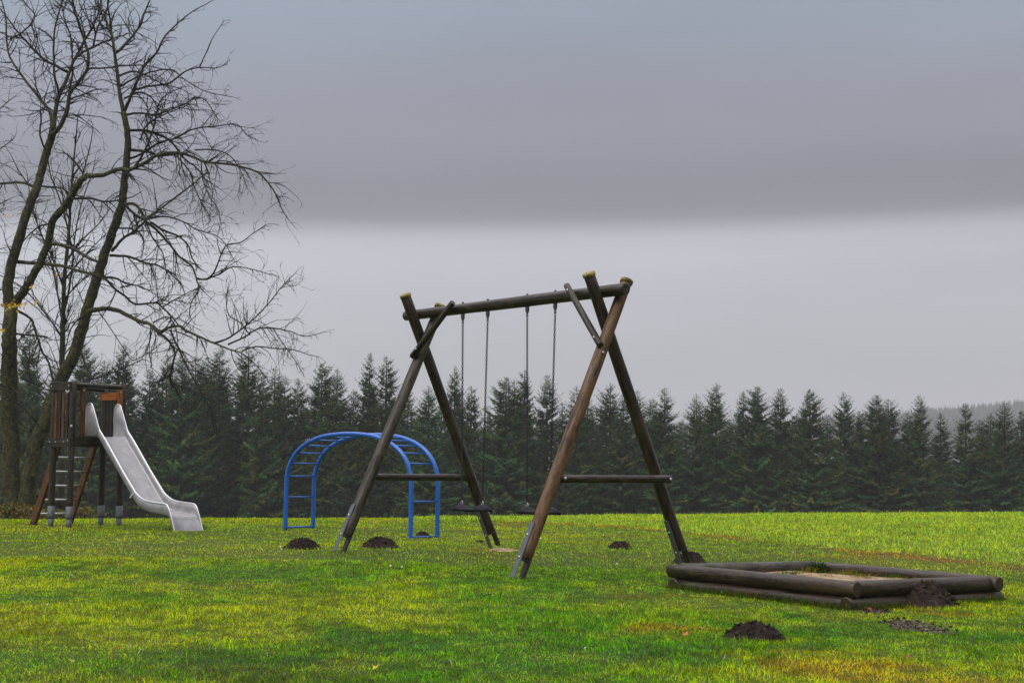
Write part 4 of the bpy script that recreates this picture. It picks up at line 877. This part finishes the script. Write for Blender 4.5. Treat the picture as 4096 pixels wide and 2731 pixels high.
def side_of(px):
    x = px
    if x < 130: return 'behind the mossy trunks at the left edge'
    if x < 300: return 'behind the slide tower'
    if x < 480: return 'between the slide tower and the long arching branch'
    if x < 640: return 'right of the slide chute, under the branch tips'
    if x < 830: return 'above the left half of the blue climbing arch'
    if x < 960: return 'behind the left front swing leg'
    if x < 1110: return 'seen between the swing\'s left legs and left seat chains'
    if x < 1240: return 'behind the right swing seat\'s left chain'
    if x < 1340: return 'just left of the warm brown swing leg'
    if x < 1470: return 'seen inside the right A-frame of the swing'
    if x < 1620: return 'just right of the swing\'s right-hand legs'
    if x < 1860: return 'above the meadow, left of the sandbox\'s back corner'
    if x < 2080: return 'behind the sandbox, with the foggy hill showing beside it'
    return 'at the right end of the row, before the foggy hill'
# give each spruce a label from its neighbourhood and its rank in height there
byreg = {}
for i, (a, b, k) in enumerate(tops): byreg.setdefault(side_of(a), []).append(i)
ORD = [n + ' from left' if n != 'leftmost' else n for n in ('leftmost', 'second', 'third', 'fourth', 'fifth', 'sixth', 'seventh', 'eighth', 'ninth', 'tenth', 'eleventh', 'twelfth')]
lab = {}
for reg, ids in byreg.items():
    ids.sort(key=lambda i: tops[i][0]); hi = min(ids, key=lambda i: tops[i][1])
    for j, i in enumerate(ids): lab[i] = ('tallest spruce ' if i == hi else ORD[j] + ' spruce ') + reg
for i, (a, b, k) in enumerate(tops):
    big = b < 900 or k in (2, 3, 5)
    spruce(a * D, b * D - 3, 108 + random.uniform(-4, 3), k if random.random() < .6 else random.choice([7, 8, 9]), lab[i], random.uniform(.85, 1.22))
# second row, mostly hidden, closes the wall of trees
r5 = random.Random(21); line = sorted((a, b) for a, b, k in tops); LX = [a for a, b in line]; LY = [b for a, b in line]
x = -60; j = 0
while x < 2420:
    ty = float(np.interp(x, LX, LY)) + r5.uniform(45, 80)
    if 1090 < x < 1380 and r5.random() < .6: x += 45; continue
    spruce(x * D, ty * D, r5.uniform(113, 119), r5.choice([0, 1, 2, 4, 6]), 'shorter dark spruce filling the gaps behind the front spruce row', r5.uniform(.95, 1.15), 'shorter spruces hidden in the second row')
    x += r5.uniform(40, 62); j += 1

# ------------------------------------------------------------------ distant hill with forest
HY = 1250.
M_HILL, nt, b = mat('hill_ground', .9); b.inputs['Base Color'].default_value = (.025, .027, .025, 1)
hx = np.linspace(-300, 1500, 60); ridge = np.interp(hx, [-300, 150, 440, 560, 690, 760, 900, 1500], [0, 38, 84, 91, 104, 111, 115, 110]) * .545
hx = hx * .545
V = []; 
for dy, kf in ((-300, 0.), (-190, .38), (-80, .82), (0, 1.), (150, 1.0), (500, .3)):
    for a, h in zip(hx, ridge): V.append((a, HY + dy + .05 * a, -3.2 + h * kf + 3 * math.sin(a * .02 + dy)))
nx = len(hx); hm = MB(); hm.add(V, [(i * nx + j, i * nx + j + 1, (i + 1) * nx + j + 1, (i + 1) * nx + j) for i in range(5) for j in range(nx - 1)])
h_ = hm.build('hill', M_HILL, None); tag(h_, kind='structure')
r6 = np.random.default_rng(4); VV = []; FF = []; CC = []; nn = 5200
a = r6.uniform(180, 530, nn); tt = r6.random(nn) ** 1.6; dy = -tt * 170; rz = np.interp(a, hx, ridge); kf = np.interp(dy, [-300, -190, -80, 0], [0, .38, .82, 1.])
zb = -3.2 + rz * kf - .5; Ht = r6.uniform(4.5, 8.5, nn); Rb = Ht * .19
ang = r6.uniform(0, 6.28, nn); Vt = np.empty((nn, 6, 3)); cy = HY + dy + .05 * a
for j in range(5): Vt[:, j] = np.c_[a + Rb * np.cos(ang + j * 1.2566), cy + Rb * np.sin(ang + j * 1.2566), zb]
Vt[:, 5] = np.c_[a, cy, zb + Ht]; bs_ = np.arange(nn)[:, None] * 6
F = np.concatenate([bs_ + np.array([[j, (j + 1) % 5, 5]]) for j in range(5)], 0)
C = np.repeat(np.array([.022, .024, .024])[None] * r6.uniform(.7, 1.2, (nn, 1)), 6, 0)
o = bpy.data.objects.new('far_forest', fastmesh('far_forest', Vt.reshape(-1, 3), F, C, M_NEEDLE)); COL.objects.link(o); tag(o, 'distant foggy spruce forest covering the far hill', 'forest', kind='stuff')

# ------------------------------------------------------------------ haze
mb = MB(); mb.box((0, 1350, 66), (1, 0, 0), (0, 1, 0), (0, 0, 1), 2600, 1500, 71)
M_HZ = bpy.data.materials.new('haze'); M_HZ.use_nodes = True; nt = M_HZ.node_tree; nt.nodes.remove(nt.nodes['Principled BSDF'])
pv = nt.nodes.new('ShaderNodeVolumePrincipled'); pv.inputs['Color'].default_value = (.80, .795, .845, 1); pv.inputs['Density'].default_value = .0005; pv.inputs['Anisotropy'].default_value = 0
nt.links.new(pv.outputs[0], nt.nodes['Material Output'].inputs['Volume'])
hz = mb.build('haze', M_HZ, None, smooth=False); tag(hz, 'thin grey rain haze filling the air', 'haze', kind='stuff')

mb = MB(); v_ = []; n1, n2 = 32, 14
for i in range(1, n2):
    for j in range(n1):
        a = math.pi * i / n2; b_ = 2 * math.pi * j / n1; v_.append((260 + 470 * math.sin(a) * math.cos(b_), 900 + 150 * math.sin(a) * math.sin(b_), -6 + 38 * math.cos(a)))
v_ += [(260, 900, 32), (260, 900, -44)]; K_ = len(v_); f_ = [(i * n1 + j, i * n1 + (j + 1) % n1, (i + 1) * n1 + (j + 1) % n1, (i + 1) * n1 + j) for i in range(n2 - 2) for j in range(n1)]
f_ += [(j, K_ - 2, (j + 1) % n1) for j in range(n1)] + [((n2 - 2) * n1 + j, (n2 - 2) * n1 + (j + 1) % n1, K_ - 1) for j in range(n1)]
mb.add(v_, f_); M_MI = M_HZ.copy(); M_MI.name = 'mist'; [setattr(n_.inputs['Density'], 'default_value', .006) for n_ in M_MI.node_tree.nodes if n_.type == 'PRINCIPLED_VOLUME']
mi = mb.build('valley_mist', M_MI, None, smooth=False); tag(mi, 'pale mist lying in the valley below the distant hill', 'mist', kind='stuff')

# ------------------------------------------------------------------ sky and light
w = bpy.data.worlds.new('World'); S.world = w; w.use_nodes = True; nt = w.node_tree; nt.nodes.clear()
out = nt.nodes.new('ShaderNodeOutputWorld'); bg = nt.nodes.new('ShaderNodeBackground'); sky = nt.nodes.new('ShaderNodeTexSky'); sky.sky_type = 'NISHITA'; sky.sun_disc = False
SE, SR = math.radians(48), math.radians(215); sky.sun_elevation = SE; sky.sun_rotation = SR; sky.dust_density = 3
nt.links.new(sky.outputs[0], bg.inputs[0]); bg.inputs[1].default_value = .05
# overcast cloud deck with a dark flat-based bank over a lighter band
tc = nt.nodes.new('ShaderNodeTexCoord'); sx = nt.nodes.new('ShaderNodeSeparateXYZ'); nt.links.new(tc.outputs['Generated'], sx.inputs[0])
def mth(op, a, b=None, c=None):
    n = nt.nodes.new('ShaderNodeMath'); n.operation = op
    for i, v in enumerate((a, b, c)):
        if v is None: continue
        if isinstance(v, bpy.types.NodeSocket): nt.links.new(v, n.inputs[i])
        else: n.inputs[i].default_value = v
    return n.outputs[0]
X_, Y_, Z_ = sx.outputs
hor = mth('SQRT', mth('ADD', mth('MULTIPLY', X_, X_), mth('MULTIPLY', Y_, Y_))); hor = mth('MAXIMUM', hor, .02)
el = mth('DIVIDE', Z_, hor); az = mth('DIVIDE', X_, hor)
mp = nt.nodes.new('ShaderNodeMapping'); mp.inputs['Scale'].default_value = (1.2, 1.2, 5.0); nt.links.new(tc.outputs['Generated'], mp.inputs[0])
nz = nt.nodes.new('ShaderNodeTexNoise'); nz.inputs['Scale'].default_value = 2.2; nz.inputs['Detail'].default_value = 5; nz.inputs['Roughness'].default_value = .5; nt.links.new(mp.outputs[0], nz.inputs['Vector'])
nf = mth('SUBTRACT', nz.outputs['Fac'], .5)
ee = mth('ADD', mth('SUBTRACT', el, mth('MULTIPLY', az, .017)), mth('MULTIPLY', nf, .006))     # bank edge runs slightly uphill to the right
r = nt.nodes.new('ShaderNodeValToRGB'); el_ = r.color_ramp.elements; r.color_ramp.interpolation = 'LINEAR'
def lin(c): return tuple(((v / 255 + .055) / 1.055) ** 2.4 if v > 10 else v / 255 / 12.92 for v in c)
stops = [(.0, (164, 162, 171)), (.04, (173, 171, 180)), (.09, (190, 190, 199)), (.135, (197, 198, 208)), (.148, (189, 191, 201)), (.154, (170, 172, 183)), (.161, (136, 138, 149)), (.167, (127, 129, 141)), (.182, (127, 129, 141)), (.215, (141, 143, 158)), (.27, (149, 156, 173)), (.305, (150, 165, 182)), (.5, (172, 171, 176))]
while len(el_) < len(stops): el_.new(.5)
for i, (p, c) in enumerate(stops): el_[i].position = p / .6; el_[i].color = (*lin(c), 1)
nt.links.new(mth('DIVIDE', ee, .6), r.inputs[0])
hs = nt.nodes.new('ShaderNodeMix'); hs.data_type = 'RGBA'; hs.blend_type = 'MULTIPLY'; hs.inputs[0].default_value = 1; nt.links.new(r.outputs[0], hs.inputs[6])
br = mth('ADD', mth('ADD', 1.0, mth('MULTIPLY', nf, .42)), mth('MULTIPLY', az, -.2))
zen = nt.nodes.new('ShaderNodeMapRange'); zen.inputs[1].default_value = .33; zen.inputs[2].default_value = 1.2; zen.inputs[3].default_value = 1; zen.inputs[4].default_value = 5.0; zen.interpolation_type = 'SMOOTHSTEP'; nt.links.new(el, zen.inputs[0])
br = mth('MULTIPLY', br, zen.outputs[0])
cmb = nt.nodes.new('ShaderNodeCombineColor'); [nt.links.new(br, cmb.inputs[i]) for i in range(3)]; nt.links.new(cmb.outputs[0], hs.inputs[7])
bg2 = nt.nodes.new('ShaderNodeBackground'); nt.links.new(hs.outputs[2], bg2.inputs[0]); bg2.inputs[1].default_value = 1.0
mx = nt.nodes.new('ShaderNodeMixShader'); mx.inputs[0].default_value = .96; nt.links.new(bg.outputs[0], mx.inputs[1]); nt.links.new(bg2.outputs[0], mx.inputs[2]); nt.links.new(mx.outputs[0], out.inputs[0])
sl = bpy.data.lights.new('sun', 'SUN'); so = bpy.data.objects.new('sun', sl); COL.objects.link(so); sl.energy = 1.2; sl.angle = math.radians(25); sl.color = (1, .96, .9)
sdv = Vector((math.sin(SR) * math.cos(SE), math.cos(SR) * math.cos(SE), math.sin(SE))); so.rotation_euler = (-sdv).to_track_quat('-Z', 'Y').to_euler()
S.view_settings.view_transform = 'Standard'; S.view_settings.look = 'None'; S.view_settings.exposure = 0; S.view_settings.gamma = 1
cy_ = S.cycles; cy_.volume_bounces = 1; cy_.max_bounces = 6; cy_.diffuse_bounces = 3; cy_.glossy_bounces = 2; cy_.transmission_bounces = 3; cy_.use_denoising = True; cy_.denoising_prefilter = 'ACCURATE'
